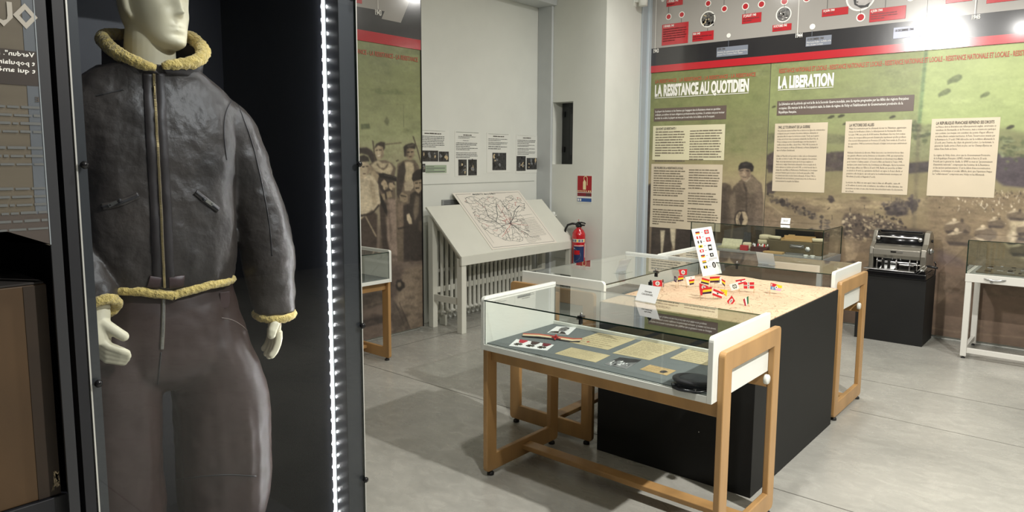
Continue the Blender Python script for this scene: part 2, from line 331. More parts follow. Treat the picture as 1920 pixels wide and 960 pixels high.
class Paint:
    def __init__(s,wall,h0,h1,z0,z1,res,stops,seed):
        s.wl=wall; s.h0=h0; s.z0=z0; s.z1=z1; s.W=int((h1-h0)/res)+1; s.Hh=int((z1-z0)/res)+1; s.dx=(h1-h0)/(s.W-1); s.dz=(z1-z0)/(s.Hh-1)
        s.X=h0+np.arange(s.W)*s.dx; s.Z=z1-np.arange(s.Hh)*s.dz; s.seed=seed
        s.n1=fnoise(s.Hh,s.W,60,60,seed,5); s.n2=fnoise(s.Hh,s.W,6,14,seed+50,3); s.n3=fnoise(s.Hh,s.W,3,3,seed+90,2)
        zz=s.Z[:,None]+s.n1*.30; zs=[a for a,_ in stops]; s.c=np.stack([np.interp(zz,zs,[c[i] for _,c in stops]) for i in range(3)],-1)
        s.c*=(1+s.n1*.18+s.n2*.10+s.n3*.06)[...,None]; s.k=0
    def hz(s,x,y):
        p=s.wl.p(x,y); return (p.dot(s.wl.eh),p.z)
    def world(s,P,col,soft=1.0,a=1.0,tex=.15):
        P=np.array(P,float); cx=(P[:,0]-s.h0)/s.dx; cy_=(s.z1-P[:,1])/s.dz; m=int(3*soft)+2
        x0,x1=int(max(0,cx.min()-m)),int(min(s.W,cx.max()+m+1)); y0,y1=int(max(0,cy_.min()-m)),int(min(s.Hh,cy_.max()+m+1))
        if x1<=x0 or y1<=y0: return
        acc=np.zeros((y1-y0,x1-x0)); n=len(P)
        for oy in (-.25,.25):
            for ox in (-.25,.25):
                gx,gy=np.meshgrid(np.arange(x0,x1)+ox,np.arange(y0,y1)+oy); ins=np.zeros(gx.shape,bool)
                for i in range(n):
                    xa,ya,xb,yb=cx[i],cy_[i],cx[(i+1)%n],cy_[(i+1)%n]
                    if ya==yb: continue
                    c_=((gy<ya)!=(gy<yb)); t_=(gy-ya)/(yb-ya); ins^=c_&(gx<xa+t_*(xb-xa))
                acc+=ins*.25
        acc=gblur(acc,soft)*a; s.k+=1
        nz=(1+tex*2*(s.n2[y0:y1,x0:x1]*.9+s.n1[y0:y1,x0:x1]*.7+s.n3[y0:y1,x0:x1]*.6))[...,None]
        s.c[y0:y1,x0:x1]=s.c[y0:y1,x0:x1]*(1-acc[...,None])+np.array(col,float)*nz*acc[...,None]
    def poly(s,pts,col,soft=1.0,a=1.0,tex=.15): s.world([s.hz(x,y) for x,y in pts],col,soft,a,tex)
    def line(s,pts,w_,col,soft=.7,a=1.0):
        for (x0,y0),(x1,y1) in zip(pts,pts[1:]):
            d=math.hypot(x1-x0,y1-y0) or 1; nx,ny=-(y1-y0)/d*w_/2,(x1-x0)/d*w_/2; s.poly([(x0-nx,y0-ny),(x1-nx,y1-ny),(x1+nx,y1+ny),(x0+nx,y0+ny)],col,soft,a)
    def build(s,name,par,mat,back):
        vs=np.zeros((s.Hh*s.W,3)); H_,Z_=np.meshgrid(s.X,s.Z); e=s.wl.eh; n=s.wl.n; o=np.zeros(3); o[s.wl.ax]=s.wl.val
        vs=o+H_.reshape(-1,1)*np.array(e)+Z_.reshape(-1,1)*np.array([0,0,1.])
        i=np.arange(s.Hh-1)[:,None]*s.W+np.arange(s.W-1)[None,:]; f=np.stack([i,i+s.W,i+s.W+1,i+1],-1).reshape(-1,4)
        me=bpy.data.meshes.new(name); bx=MB(); bx.box(*back,BOARD); nb=len(vs); V_=np.vstack([vs,np.array([tuple(v) for v in bx.v])])
        me.vertices.add(len(V_)); me.vertices.foreach_set('co',V_.reshape(-1)); F2=np.vstack([f,np.array(bx.f)+nb]); me.loops.add(len(F2)*4); me.polygons.add(len(F2))
        me.loops.foreach_set('vertex_index',F2.reshape(-1)); me.polygons.foreach_set('loop_start',np.arange(len(F2))*4); me.materials.append(mat); me.materials.append(BOARD)
        me.polygons.foreach_set('material_index',np.r_[np.zeros(len(f),int),np.ones(len(bx.f),int)]); me.update(calc_edges=True)
        lum=s.c@np.array([.3,.59,.11]); s.c=s.c*.86+lum[...,None]*.14; c=np.clip(s.c*.98/255,0,1).reshape(-1,3); c=np.where(c<=.04045,c/12.92,((c+.055)/1.055)**2.4); c=np.vstack([np.c_[c,np.ones(len(c))],np.ones((8,4))*.2])
        at=me.color_attributes.new('print','FLOAT_COLOR','POINT'); at.data.foreach_set('color',c.reshape(-1)); ob=bpy.data.objects.new(name,me); C.objects.link(ob); ob.parent=par; return at0(ob,par)
def printmat(name,rough):
    m=bpy.data.materials.new(name); m.use_nodes=True; nt=m.node_tree; b=nt.nodes['Principled BSDF']; b.inputs['Roughness'].default_value=rough
    a=nt.nodes.new('ShaderNodeVertexColor'); a.layer_name='print'; nt.links.new(a.outputs[0],b.inputs['Base Color']); return m
BOARD=mk('print_board_edge',rgb(110,108,98),.6); PRM=printmat('printed_vinyl',.40)
T=dict(k=(52,46,42),d=(74,64,56),u=(98,84,70),m=(124,106,86),l=(150,130,102),p=(178,158,124),w=(206,192,160),s=(158,134,108),pl=(92,80,80))
def jit(pts,j,seed): 
    rd=random.Random(seed); return [(x+rd.uniform(-j,j),y+rd.uniform(-j,j)) for x,y in pts]
WR=Wall(1,YR-.033,(1,0,0),(0,-1,0))     # face of the panels on the right wall
WL=Wall(0,XL+.042,(0,1,0),(1,0,0))      # face of the panels on the left wall
xs=lambda px,py=250: WR.p(px,py).x
ZB,ZR0,ZR1,ZC=.03,2.482,2.562,2.70      # bottom of print, red band, top of charcoal band (left end)
ZRED0=WR.p(1500,114).z; 
X1a,X1b,X2a,X2b=xs(1205,400),xs(1442,200),xs(1442,200),.35
# panel 1
ep=thing('exhibition_panel','green and brown printed wall panel titled LA RESISTANCE AU QUOTIDIEN, man in a beret','panel',((X1a+X1b)/2,YR-.015,ZB))
EO=ep.location.copy()
def at0(o,e):      # keep world coordinates for a part built in place
    o.matrix_parent_inverse=Matrix.Translation(-e.location); return o
q=lambda pts,s,ox,oy: [(ox+x/s,oy+y/s) for x,y in pts]
def Z4(pts): return q(pts,4,1200,200)
pt=Paint(WR,X1a,X1b-.003,ZB,ZR0+.004,.0052,[(0,(142,120,100)),(.8,(150,130,104)),(1.25,(176,156,120)),(1.5,(160,148,104)),(1.7,(142,140,94)),(2.1,(134,140,86)),(2.5,(128,136,80))],1)
P_=pt.poly
for i in range(70):
    rd=random.Random(i); P_(blob(rd.uniform(1215,1440),rd.uniform(110,290),rd.uniform(3,16),rd.uniform(2,9),i,14,.4),(rd.choice([(112,122,72),(150,154,104),(126,134,84)])),2.5,.35)
P_(Z4([(25,640),(40,600),(82,575),(90,700),(70,900),(66,1300),(22,1300),(22,760)]),T['d'],1.4)
P_(Z4([(600,575),(640,570),(680,590),(694,640),(690,900),(650,1300),(560,1300)]),T['u'],1.4); P_(Z4([(620,600),(650,610),(660,900),(620,1200),(600,1200)]),T['d'],3,.6)
P_(Z4([(700,600),(745,560),(770,540),(835,505),(870,540),(912,580),(926,700),(922,900),(905,1300),(690,1300),(700,900),(665,740),(682,650)]),(100,86,72),1.3)
P_(Z4([(665,735),(690,650),(715,640),(720,700),(712,800),(720,850),(700,860)]),(122,106,88),1.5)      # right sleeve
P_(Z4([(860,560),(905,580),(922,700),(918,860),(880,860),(850,840),(870,760)]),(114,98,82),2)           # left sleeve
P_(Z4([(745,590),(790,620),(795,760),(740,770),(725,700)]),(88,76,64),2.5,.8)
P_(Z4([(775,545),(800,560),(830,515),(868,545),(905,590),(870,640),(822,668),(800,610)]),(124,108,88),1.2)  # lapel
P_(Z4([(745,560),(770,545),(800,600),(795,650),(760,610)]),(110,94,78),1.2)
P_(Z4([(768,548),(800,566),(830,530),(834,512),(812,540),(790,552),(768,545)]),T['w'],.8,.5)
P_(Z4([(770,556),(790,600),(800,604),(803,780),(795,900),(788,900),(796,700),(790,640)]),T['k'],1.2,.7)
P_(Z4([(740,465),(744,510),(756,535),(768,552),(788,558),(812,542),(828,512),(832,475),(828,455),(790,450)]),(150,128,104),.9)
P_(Z4([(800,470),(830,470),(826,515),(808,545),(800,530)]),(108,90,74),1.4,.7)    # shaded side of the face
P_(Z4([(744,478),(776,474),(776,482),(746,486)]),T['k'],.7,.75); P_(Z4([(792,476),(818,478),(818,486),(794,484)]),T['k'],.7,.75); P_(Z4([(774,484),(784,484),(788,512),(770,512)]),(172,150,124),.8,.6); P_(Z4([(768,526),(800,526),(796,532),(772,532)]),T['k'],.6,.7)
P_(Z4([(738,480),(740,445),(756,422),(796,412),(838,424),(854,452),(848,484),(832,490),(824,470),(790,462),(756,468)]),(46,42,40),.9)
P_(Z4([(760,428),(800,418),(830,430),(800,440),(765,446)]),(76,70,66),1.5,.7)
P_(Z4([(708,905),(706,830),(730,785),(760,776),(795,786),(812,840),(806,900),(770,925)]),(56,48,44),1.2)
P_(Z4([(716,850),(724,810),(746,788),(762,792),(744,830),(730,880)]),T['p'],.9); P_(Z4([(762,786),(790,788),(808,830),(806,880),(790,870),(774,840)]),T['p'],.9); P_(Z4([(740,800),(748,796),(736,840),(730,838)]),T['d'],.6,.6)
P_(Z4([(700,900),(920,880),(905,1300),(640,1300)]),(84,72,62),1.5); P_(Z4([(780,900),(800,900),(790,1300),(770,1300)]),T['k'],2,.7)
P_([(1222,425),(1262,425),(1256,520),(1262,650),(1216,650),(1218,520)],(70,60,54),1.2); P_([(1268,425),(1342,425),(1338,500),(1322,650),(1262,650),(1262,520)],(72,62,56),1.2)
P_([(1238,432),(1247,432),(1243,470),(1240,500)],T['w'],1); P_([(1256,425),(1267,425),(1264,470),(1258,452)],T['w'],1); P_([(1262,470),(1266,470),(1266,520),(1263,520)],T['l'],1,.7)
P_([(1296,425),(1304,425),(1300,500),(1296,520)],(52,46,42),1.5,.7)
for i in range(60):
    rd=random.Random(i+300); P_(blob(rd.uniform(1210,1440),rd.uniform(330,640),rd.uniform(2,12),rd.uniform(4,20),i,12,.4),rd.choice([T['d'],T['l'],T['m']]),3,.12)
pt.line([(1208,120),(1206,480)],1.2,(60,58,50)); pt.line([(1300,147),(1441,133)],.6,(96,100,70),.6,.6)
pt.build('printed_board',ep,PRM,((X1a,YR-.0328,ZB),(X1b-.003,YR-.001,ZR0+.004)))
SEAM=mk('panel_seam',rgb(60,58,50),.6)
m=MB(); WR.text(m,'LA RESISTANCE - LA RESISTANCE - LA RESISTANCE - LA RESISTANCE',(1229,156.2),1417,6.5,REDT,bold=.02); o=at0(m.build('strapline_text',ep),ep)
m=MB(); WR.text(m,'LA RESISTANCE AU QUOTIDIEN',(1228,180.5),1404,20,WINK,bold=.05,res=3)
a=WR.p(1228,183.5,.004); b=WR.p(1404,171,.004); m.box((a.x,a.y-.0005,a.z-.006),(b.x,a.y,a.z),WINK); at0(m.build('title_text',ep),ep)
def textbox(parent,quad,mat,name='text_box',th=.0015):
    Q=WR.quad(quad,.0022); mm=MB(); mm.prism(Q,(0,th,0),mat); return at0(mm.build(name,parent),parent)
textbox(ep,[(1227,205),(1362.5,196),(1361.7,221.7),(1225.7,229.5)],BROWNB)
m=MB(); WR.lines(m,['La plupart des hommes et des femmes qui s\'engagent dans la Résistance vivent un quotidien','ordinaire, au rythme de leurs obligations professionnelles et privées. Si certains ont pour moteur','un idéal de société, la plupart est mue par le seul refus de la défaite et de l\'occupant.'],(1229,211),1359,6.3,3.9,WINK,bold=.012)
at0(m.build('intro_text',ep),ep)
textbox(ep,[(1225.5,237.5),(1361,231.5),(1356.7,299),(1222.5,301)],CREAM)
m=MB(); WR.text(m,'QUI SONT LES RESISTANTS ?',(1230,243.8),1268,4.2,INK,bold=.02); at0(m.build('heading_text',ep),ep); m=MB()
WR.para(m,(1229.5,248.8),1286,4.9,2.7,INK,[.93,.97,.95,.9,1,.93,.95,.97,.95,.2,0,1],1); at0(m.build('text_column',ep),ep); m=MB()
WR.para(m,(1294,246.6),1354.5,4.85,2.7,INK,[.98,1,.93,.96,.94,.97,.95,.92,1,.9,.99,.45],2)
at0(m.build('text_column',ep),ep)
textbox(ep,[(1222.5,308),(1357,308),(1349,431),(1217.5,428.7)],CREAM2)
m=MB(); WR.text(m,'DES FIGURES DE LA RESISTANCE LOCALE',(1226.5,316.5),1281,3.9,INK,bold=.02); at0(m.build('heading_text',ep),ep); m=MB()
WR.para(m,(1226.3,321.3),1286,4.52,2.6,INK,[.98,.85,.93,.97,.87,.9,.88,1,.95,.92,.8,0,.98,1,.97,0,.93,.9,.94,.87,1,.75,.2],3); at0(m.build('text_column',ep),ep); m=MB()
WR.para(m,(1292,319.4),1350,4.86,2.6,INK,[.92,1,.98,1,.97,.93,.95,.45,0,.9,.82,.95,.97,.8,0,.88,.92,.97,1,.95,.97],4)
at0(m.build('text_column',ep),ep)
# panel 2
ep2=thing('exhibition_panel','wide green and brown printed wall panel titled LA LIBERATION above the typewriter-like machine','panel',((X2a+X2b)/2,YR-.015,ZB))
pt=Paint(WR,X2a+.003,X2b,ZB,ZR0+.004,.0056,[(0,(112,92,76)),(.35,(140,114,94)),(.62,(132,108,90)),(.85,(138,118,90)),(1.1,(150,132,98)),(1.35,(146,134,96)),(1.6,(134,134,90)),(2.0,(146,154,98)),(2.5,(140,150,90))],21)
P_=pt.poly; rd=random.Random(4)
P_([(1732,90),(1995,62),(1995,262),(1880,240),(1760,236),(1722,232)],(170,186,114),2.5,.85,.05); P_([(1770,88),(1995,66),(1995,150),(1840,140),(1790,120)],(180,194,122),8,.6,.03)  # brighter right end: partly the print's own green, partly light painted in
for i in range(90): P_(blob(rd.uniform(1448,1730),rd.uniform(105,240),rd.uniform(4,26),rd.uniform(1.5,6),i,14,.4),rd.choice([(122,134,84),(156,162,110),(132,142,90)]),2.5,.3)
for i in range(60): P_(blob(rd.uniform(1740,1960),rd.uniform(100,250),rd.uniform(8,30),rd.uniform(2,5),i,14,.4),rd.choice([(158,176,106),(184,196,130)]),4,.25)
# far shore, woods
P_([(1440,250),(1500,246),(1590,254),(1590,270),(1440,268)],(112,112,80),1.6,.8); P_([(1700,240),(1742,238),(1742,300),(1700,300)],(146,150,108),2,.5)
P_([(1437,292),(1450,284),(1470,288),(1500,281),(1540,288),(1590,283),(1590,320),(1440,324)],(88,76,72),1.3); P_([(1437,345),(1452,336),(1460,352),(1450,364),(1437,362)],(80,70,66),1.3)
for i in range(40): P_(blob(rd.uniform(1438,1585),rd.uniform(284,318),rd.uniform(3,9),rd.uniform(2,6),i,12,.4),rd.choice([(70,62,58),(104,94,78),(88,80,70)]),1.1,.7)
P_([(1700,306),(1745,302),(1745,322),(1698,326)],(80,72,70),1.3)
P_([(1860,300),(1872,284),(1900,296),(1930,290),(1995,296),(1995,360),(1880,348),(1862,332)],(84,74,78),1.5)
for cx,cy,rx,ry,n_ in ((1716,243,24,14,26),(1728,258,14,14,14),(1892,284,30,22,40),(1940,282,36,24,40),(1700,232,22,8,16),(1880,262,18,8,12)):
    for i in range(n_): P_(blob(cx+rd.gauss(0,rx*.5),cy+rd.gauss(0,ry*.5),rd.uniform(2,7),rd.uniform(1.5,5),i,12,.45),rd.choice([(92,100,64),(110,116,76),(76,82,58),(150,158,112),(126,130,88)]),.9,.75)
# fields and roads
for pts,c in (([(1446,366),(1500,368),(1560,380),(1640,378),(1740,374),(1740,386),(1640,392),(1560,396),(1500,384),(1446,374)],(168,148,112)),([(1432,384),(1452,390),(1480,410),(1500,428),(1560,440),(1430,440)],(132,112,88)),([(1466,376),(1500,378),(1548,393),(1520,402),(1475,394)],(116,100,80)),([(1560,396),(1600,388),(1640,392),(1600,402)],(128,110,86))): P_(pts,c,2,.85)
for i in range(150): P_(blob(rd.uniform(1440,1745),rd.uniform(366,405),rd.uniform(5,24),rd.uniform(.8,2.4),i,10,.4),rd.choice([(124,106,84),(166,146,112),(140,122,94),(112,96,78)]),1.2,.45)
pt.line([(1436,378),(1470,404),(1500,424)],2,(172,152,118),1,.8)
for t_ in range(110):
    u=rd.random(); cx=1437+u*118; cy=366+u*52+rd.gauss(0,3.5); P_(blob(cx,cy,rd.uniform(1.5,5),rd.uniform(1.2,3.6),t_,9,.45),rd.choice([(70,62,58),(88,78,72),(104,92,78),(58,50,48),(132,116,92)]),.7,.85)
P_([(1578,414),(1584,400),(1606,400),(1625,405),(1650,409),(1672,416),(1700,428),(1745,432),(1745,470),(1600,474),(1580,440)],(98,84,72),1.5)
for t_ in range(260):
    cx=rd.uniform(1580,1700); cy=rd.uniform(401,452)+max(0,(cx-1660))*.3; P_(blob(cx,cy,rd.uniform(1,4),rd.uniform(.8,3.2),t_,8,.45),rd.choice([(64,56,52),(84,74,66),(160,142,112),(118,102,84),(58,50,48),(184,166,132)]),.6,.85)
for a,b,c in ((1560,412,1),(1594,398,1),(1621,392,.8),(1640,402,.8)): pt.line([(a,b),(a,b-9*c)],1,(64,56,52),.5)
P_(blob(1682,396,26,9,8,24,.3),(84,74,70),1.2)
for t_ in range(60): P_(blob(rd.gauss(1683,13),rd.gauss(388,6),rd.uniform(2,6),rd.uniform(1.5,4),t_,9,.4),rd.choice([(74,66,66),(92,82,78),(108,96,84),(64,56,56)]),.8,.8)
for t_ in range(30): P_(blob(rd.gauss(1712,4),rd.gauss(384,6),rd.uniform(2,5),rd.uniform(2,5),t_,9,.4),rd.choice([(74,66,66),(86,76,76)]),.8,.8)
for a in (1672,1680,1686,1706,1712,1718): pt.line([(a,384),(a+rd.uniform(-2,2),368)],.8,(84,76,72),.5,.7)
P_(blob(1559,374,7,6,14,14,.35),(76,66,62),.9); P_(blob(1556,369,3,3,15,12,.3),(92,80,70),.8); P_(blob(1619,371,6,2.5,16,14,.3),(104,88,72),.9); pt.line([(1551,393),(1556,389)],1.2,(58,50,46),.5)
pt.line([(1440,426),(1745,430)],1,(112,96,78),1.5,.5)
# lower part under the cases and behind the machine
P_([(1580,448),(1745,446),(1745,520),(1580,520)],(160,136,102),3,.55); P_([(1580,444),(1600,440),(1604,500),(1586,510)],(176,152,118),2,.5)
P_(blob(1597,494,14,5,31,14,.35),(76,64,54),1.2,.9); P_(blob(1590,508,11,4,32,14,.35),(96,80,66),1.5,.8); P_([(1735,512),(1800,516),(1995,530),(1995,566),(1750,548)],(118,98,80),2.5,.6)
P_([(1760,436),(1790,440),(1810,500),(1756,494)],(108,92,90),3,.7)
for i in range(140): P_(blob(rd.uniform(1575,1990),rd.uniform(455,650),rd.uniform(6,34),rd.uniform(1,4),i,12,.4),rd.choice([(122,102,84),(166,140,112),(146,122,98),(108,90,74)]),2,.4)
pt.line([(1748,615),(1790,622),(1995,640)],1.2,(188,164,132),1,.6)
# street with the crowd on the right
P_([(1740,370),(1860,362),(1995,352),(1995,560),(1850,505),(1745,460)],(138,118,90),3,.8)
P_([(1888,404),(1906,398),(1995,392),(1995,540),(1935,500),(1880,455),(1896,430)],(190,172,136),1.6); 
for i in range(24): P_(blob(rd.uniform(1890,1960),rd.uniform(400,480),rd.uniform(6,18),rd.uniform(.6,1.4),i,10,.3),(156,136,106),1,.6)
for i in range(200): P_(blob(rd.uniform(1742,1885),rd.uniform(366,430),rd.uniform(4,14),rd.uniform(.8,2),i,10,.4),rd.choice([(118,100,78),(154,132,102),(128,108,84)]),1.2,.4)
for t_ in range(330):
    u=rd.random()**.6; cx=1742+u*230; cy=356+abs(rd.gauss(0,1))*22*(.5+u); r=rd.uniform(.4,1.5); P_(blob(cx,cy,r*rd.uniform(.5,1.4),r*rd.uniform(.7,2.4),t_,7,.4),rd.choice([(214,198,168),(196,178,146),(92,78,64),(84,70,58),(224,208,180)]),.5,.85)
for a,b,c,d_ in ((1838,384,1846,392),(1846,392,1852,384),(1842,376,1838,386),(1874,370,1873,378),(1860,392,1862,398),(1905,372,1909,366),(1796,396,1799,389)): pt.line([(a,b),(c,d_)],1.2,(216,200,170),.5)
for cx,cy,k in ((1795,426,1.5),(1800,446,1.6),(1848,436,1.3),(1868,418,1.0),(1905,448,1.2),(1906,403,1.1),(1928,430,1.4),(1916,468,1.4)):
    P_([(cx-17*k,cy+4*k),(cx-16*k,cy-3*k),(cx-6*k,cy-7*k),(cx+8*k,cy-6*k),(cx+16*k,cy-1*k),(cx+17*k,cy+6*k),(cx,cy+8*k)],(112,96,78),1.1,.9); P_([(cx-16*k,cy-3*k),(cx-8*k,cy-7.5*k),(cx+4*k,cy-7*k),(cx-4*k,cy-4*k)],(204,184,150),.8,.9)
    P_([(cx-16*k,cy+4*k),(cx+16*k,cy+6*k),(cx+12*k,cy+10*k),(cx-12*k,cy+9*k)],(66,56,52),1,.85); P_(blob(cx-4*k,cy-9*k,3*k,2.4*k,int(cx),10,.2),(212,192,158),.6,.9); P_(blob(cx+6*k,cy-8*k,2.4*k,2.4*k,int(cx)+5,10,.2),(84,72,62),.7,.9)
# barrage balloons
for cx,cy,k in ((1790,149,1.2),(1771,174,1),(1847,178,.75)):
    P_([(cx-12*k,cy+2*k),(cx-4*k,cy-4*k),(cx+6*k,cy-8*k),(cx+11*k,cy-7*k),(cx+12*k,cy-2*k),(cx+4*k,cy+4*k),(cx-6*k,cy+6*k),(cx-11*k,cy+9*k)],(104,116,68),.8); P_([(cx-2*k,cy-4*k),(cx+6*k,cy-7*k),(cx+9*k,cy-5*k),(cx,cy-1*k)],(134,146,92),1,.6)
for cx,cy,k in ((1558,219,1),(1577,217,1),(1584,232,.7),(1673,219,.9),(1451,200,.6),(1894,238,1.2)): P_([(cx-6*k,cy+1*k),(cx,cy-3*k),(cx+6*k,cy-3*k),(cx+7*k,cy),(cx+1*k,cy+3*k),(cx-6*k,cy+4*k)],(72,72,50),.7)
P_([(1733,92),(1740,92),(1727,232),(1720,232)],(108,134,84),.9,.85); P_([(1720,232),(1727,232),(1712,520),(1705,520)],(104,94,76),1.5,.45)
pt.build('printed_board',ep2,PRM,((X2a+.003,YR-.0328,ZB),(X2b,YR-.001,ZR0+.004)))
m=MB(); WR.text(m,'LA LIBERATION',(1459,165.5),1563,21,WINK,bold=.05,res=3); a=WR.p(1459,168.5,.004); b=WR.p(1563,162,.004); m.box((a.x,a.y-.0005,a.z-.006),(b.x,a.y,a.z),WINK); at0(m.build('title_text',ep2),ep2)
m=MB(); WR.text(m,'RESISTANCE NATIONALE ET LOCALE - RESISTANCE NATIONALE ET LOCALE - RESISTANCE NATIONALE ET LOCALE - RESISTANCE NATIONALE ET LOCALE - RESIST',(1461,137.2),1921,8.2,REDT,bold=.02); at0(m.build('strapline_text',ep2),ep2)
textbox(ep2,[(1457.5,189.7),(1715,177.3),(1712.7,207.2),(1456.3,217.4)],BROWNB)
m=MB(); WR.lines(m,['La Libération est la période qui voit la fin de la Seconde Guerre mondiale, avec la reprise progressive par les Alliés des régions françaises','occupées. Elle marque la fin de l\'occupation nazie, la chute du régime de Vichy et l\'établissement du Gouvernement provisoire de la','République française.'],(1461,197.5),1704,7.6,4.8,WINK,bold=.015); at0(m.build('intro_text',ep2),ep2)
textbox(ep2,[(1454,232.5),(1553,228.7),(1545,360.7),(1447,358.7)],CREAM2)
m=MB(); WR.text(m,'1943, LE TOURNANT DE LA GUERRE',(1459.5,241.3),1519,5.0,INK,bold=.02); at0(m.build('heading_text',ep2),ep2); m=MB()
WR.lines(m,['Une sécheresse épuise les Etats-Unis et détériore les lignes de communication','et dispersé une part croissante des armées italiennes, allemandes et','japonaises afin d\'occuper les territoires conquis. Tandis que la guerre','s\'enlise sur le front russe, la puissance industrielle des États-Unis, de','l\'Union soviétique et de la Grande-Bretagne vont faire basculer le','conflit en faveur des Alliés : durant l\'hiver 1942-1943, les armées de','l\'Axe sont stoppées en Afrique (El Alamein), en Russie (Stalingrad) et','dans le Pacifique (Guadalcanal).','','L\'Italie de Mussolini est la première à céder, suite au débarquement','des alliés en Sicile le 9 juillet 1943. Après la signature d\'un armistice,','l\'Italie est progressivement reprise par les troupes anglaises et','américaines, malgré l\'intervention allemande. Si la reconquête de la','botte italienne ne s\'achève qu\'en avril 1945, en vérité basculé dans le','champ libre aux Alliés en Méditerranée. Parallèlement, les Soviétiques','prennent l\'initiative après la victoire de Koursk (juin-juillet 1943)','et commencent à faire reculer l\'armée allemande. À l\'hiver 1944, la','Wehrmacht voit tour territoires, prenant aux portes de Varsovie et','commencement la conquête des Balkans.'],(1458.3,246.6),1547,5.25,3.1,INK)
at0(m.build('text_column',ep2),ep2)
textbox(ep2,[(1586,228),(1710.7,224),(1700.5,365),(1578,362)],CREAM2)
m=MB(); WR.text(m,'LA VICTOIRE DES ALLIES',(1592.8,237.3),1639,5.2,INK,bold=.02); at0(m.build('heading_text',ep2),ep2); m=MB()
WR.lines(m,['Malgré la construction par les allemands du mur de l\'Atlantique, gigantesque','réseau de fortification côtière, le débarquement de Normandie débute','le 6 juin 1944, avec près de 4 000 navires. Bénéficiant d\'un très fort soutien','aérien, les troupes alliées percent d\'autant plus rapidement qu\'elles profitent','d\'un second débarquement en Provence (15 août). Paris tombe le 25 août et','en septembre 1944 les territoires français et belges sont presque entièrement','libérés.','','Refusant d\'admettre la déroute, Hitler lance avec ses dernières forces dans','une grande offensive sur les Ardennes en décembre 1944, qui surprend les','alliés mais finit par échouer. L\'armée allemande est désormais trop affaiblie','pour résister à l\'ultime assaut : à l\'ouest le Rhin est franchi le 7 mars 1945,','quelques jours avant l\'entrée des Soviétiques en Allemagne. Après la jonction','des troupes alliées sur l\'Elbe le 25 avril 1945, Berlin est encerclée et Hitler','se suicide le 30 avril. La capitulation du Reich est signée le 8 mai à Berlin et','première celle du Japon, qui cède après les bombardements atomiques sur','Hiroshima (6 août) et Nagasaki (9 août).','','La victoire des Alliés est sans appel, mais le bilan est effroyable : entre 40','et 50 millions de morts civils et militaires, des milliers de villes détruites, des','économies en ruine et une crise morale sans précédent suite à la découverte','de la Shoah.'],(1592.3,242.8),1702.5,5.62,3.3,INK)
at0(m.build('text_column',ep2),ep2)
textbox(ep2,[(1748,223),(1876,219.5),(1863.7,370.7),(1736.7,366.7)],CREAM2)
m=MB(); WR.text(m,'LA REPUBLIQUE FRANCAISE REPREND SES DROITS',(1755.5,233.7),1864.5,5.4,INK,bold=.02); at0(m.build('heading_text',ep2),ep2); m=MB()
WR.lines(m,['La France doit sa libération aux débarquements anglais, américains et','canadiens de Normandie et de Provence, mais a néanmoins participé','aux combats. Les maquis ont constitué des points d\'appui efficaces','et même libéré certains territoires. A Paris, l\'insurrection menée par','la Résistance le 19 août 1944 débouche sur la reddition allemande le','25 août, avec l\'entrée des chars du général Leclerc. Le lendemain, le','général de Gaulle arrive à Paris et plus, sur les Champs-Elysées au','milieu d\'une foule en liesse.','','Le régime de Vichy chute, alors que le Gouvernement Provisoire','de la République Française (GPRF) s\'installe à Paris le 25 août.','Présidé par le général de Gaulle, le GPRF se veut un "gouvernement','d\'unanimité nationale", comprenant des hommes de la Résistance','et des anciens parlementaires. C\'est le début d\'une reconstruction','politique, économique et sociale difficile, alors que l\'épuration frappe','les "collaborateurs" compromis avec Vichy ou les Allemands.'],(1755,239.6),1868,5.9,3.6,INK)
at0(m.build('text_column',ep2),ep2)
# timeline on the right wall
WT=Wall(1,YR-.045,(1,0,0),(0,-1,0))
Z0=WT.p(1500,113.5).z; Z1=WT.p(1500,99).z; Z2=(WT.p(1220,91.5).z+WT.p(1498,62).z)/2
tp=thing('timeline_panel','grey timeline band with red 1943 to 1945 event tags along the right wall top','panel',(-2,YR-.02,Z0))
XT=xs(1734,90)
m=MB()
for xa,xb in ((X1a+.03,XT-.001),(XT+.001,.35)):
    m.box((xa,YR-.045,Z0),(xb,YR,Z1),RED); m.box((xa,YR-.045,Z1),(xb,YR,Z2),CHAR); m.box((xa,YR-.045,Z2),(xb,YR,3.45),TGREY)
TB=m
def tagbox(quad,mat): 
    mm=MB(); mm.prism(WT.quad(quad,.004),(0,.0035,0),mat); return at0(mm.build('event_tag',tp,bevel=.004),tp)
def ellip(mm,cx,cy,r,mat,lift):     # a true circle on the wall through its image centre, radius in metres
    c=WT.p(cx,cy,lift); mm.poly([c+Vector((r*math.cos(t*math.pi/14),0,r*math.sin(t*math.pi/14))) for t in range(28)],mat)
def vline(mm,x,y0,y1,w,mat,lift=.003):
    a=WT.p(x,y0,lift); b=WT.p(x,y1,lift); mm.box((a.x-w/2,a.y,min(a.z,b.z)),(a.x+w/2,a.y+.0004,max(a.z,b.z)),mat)
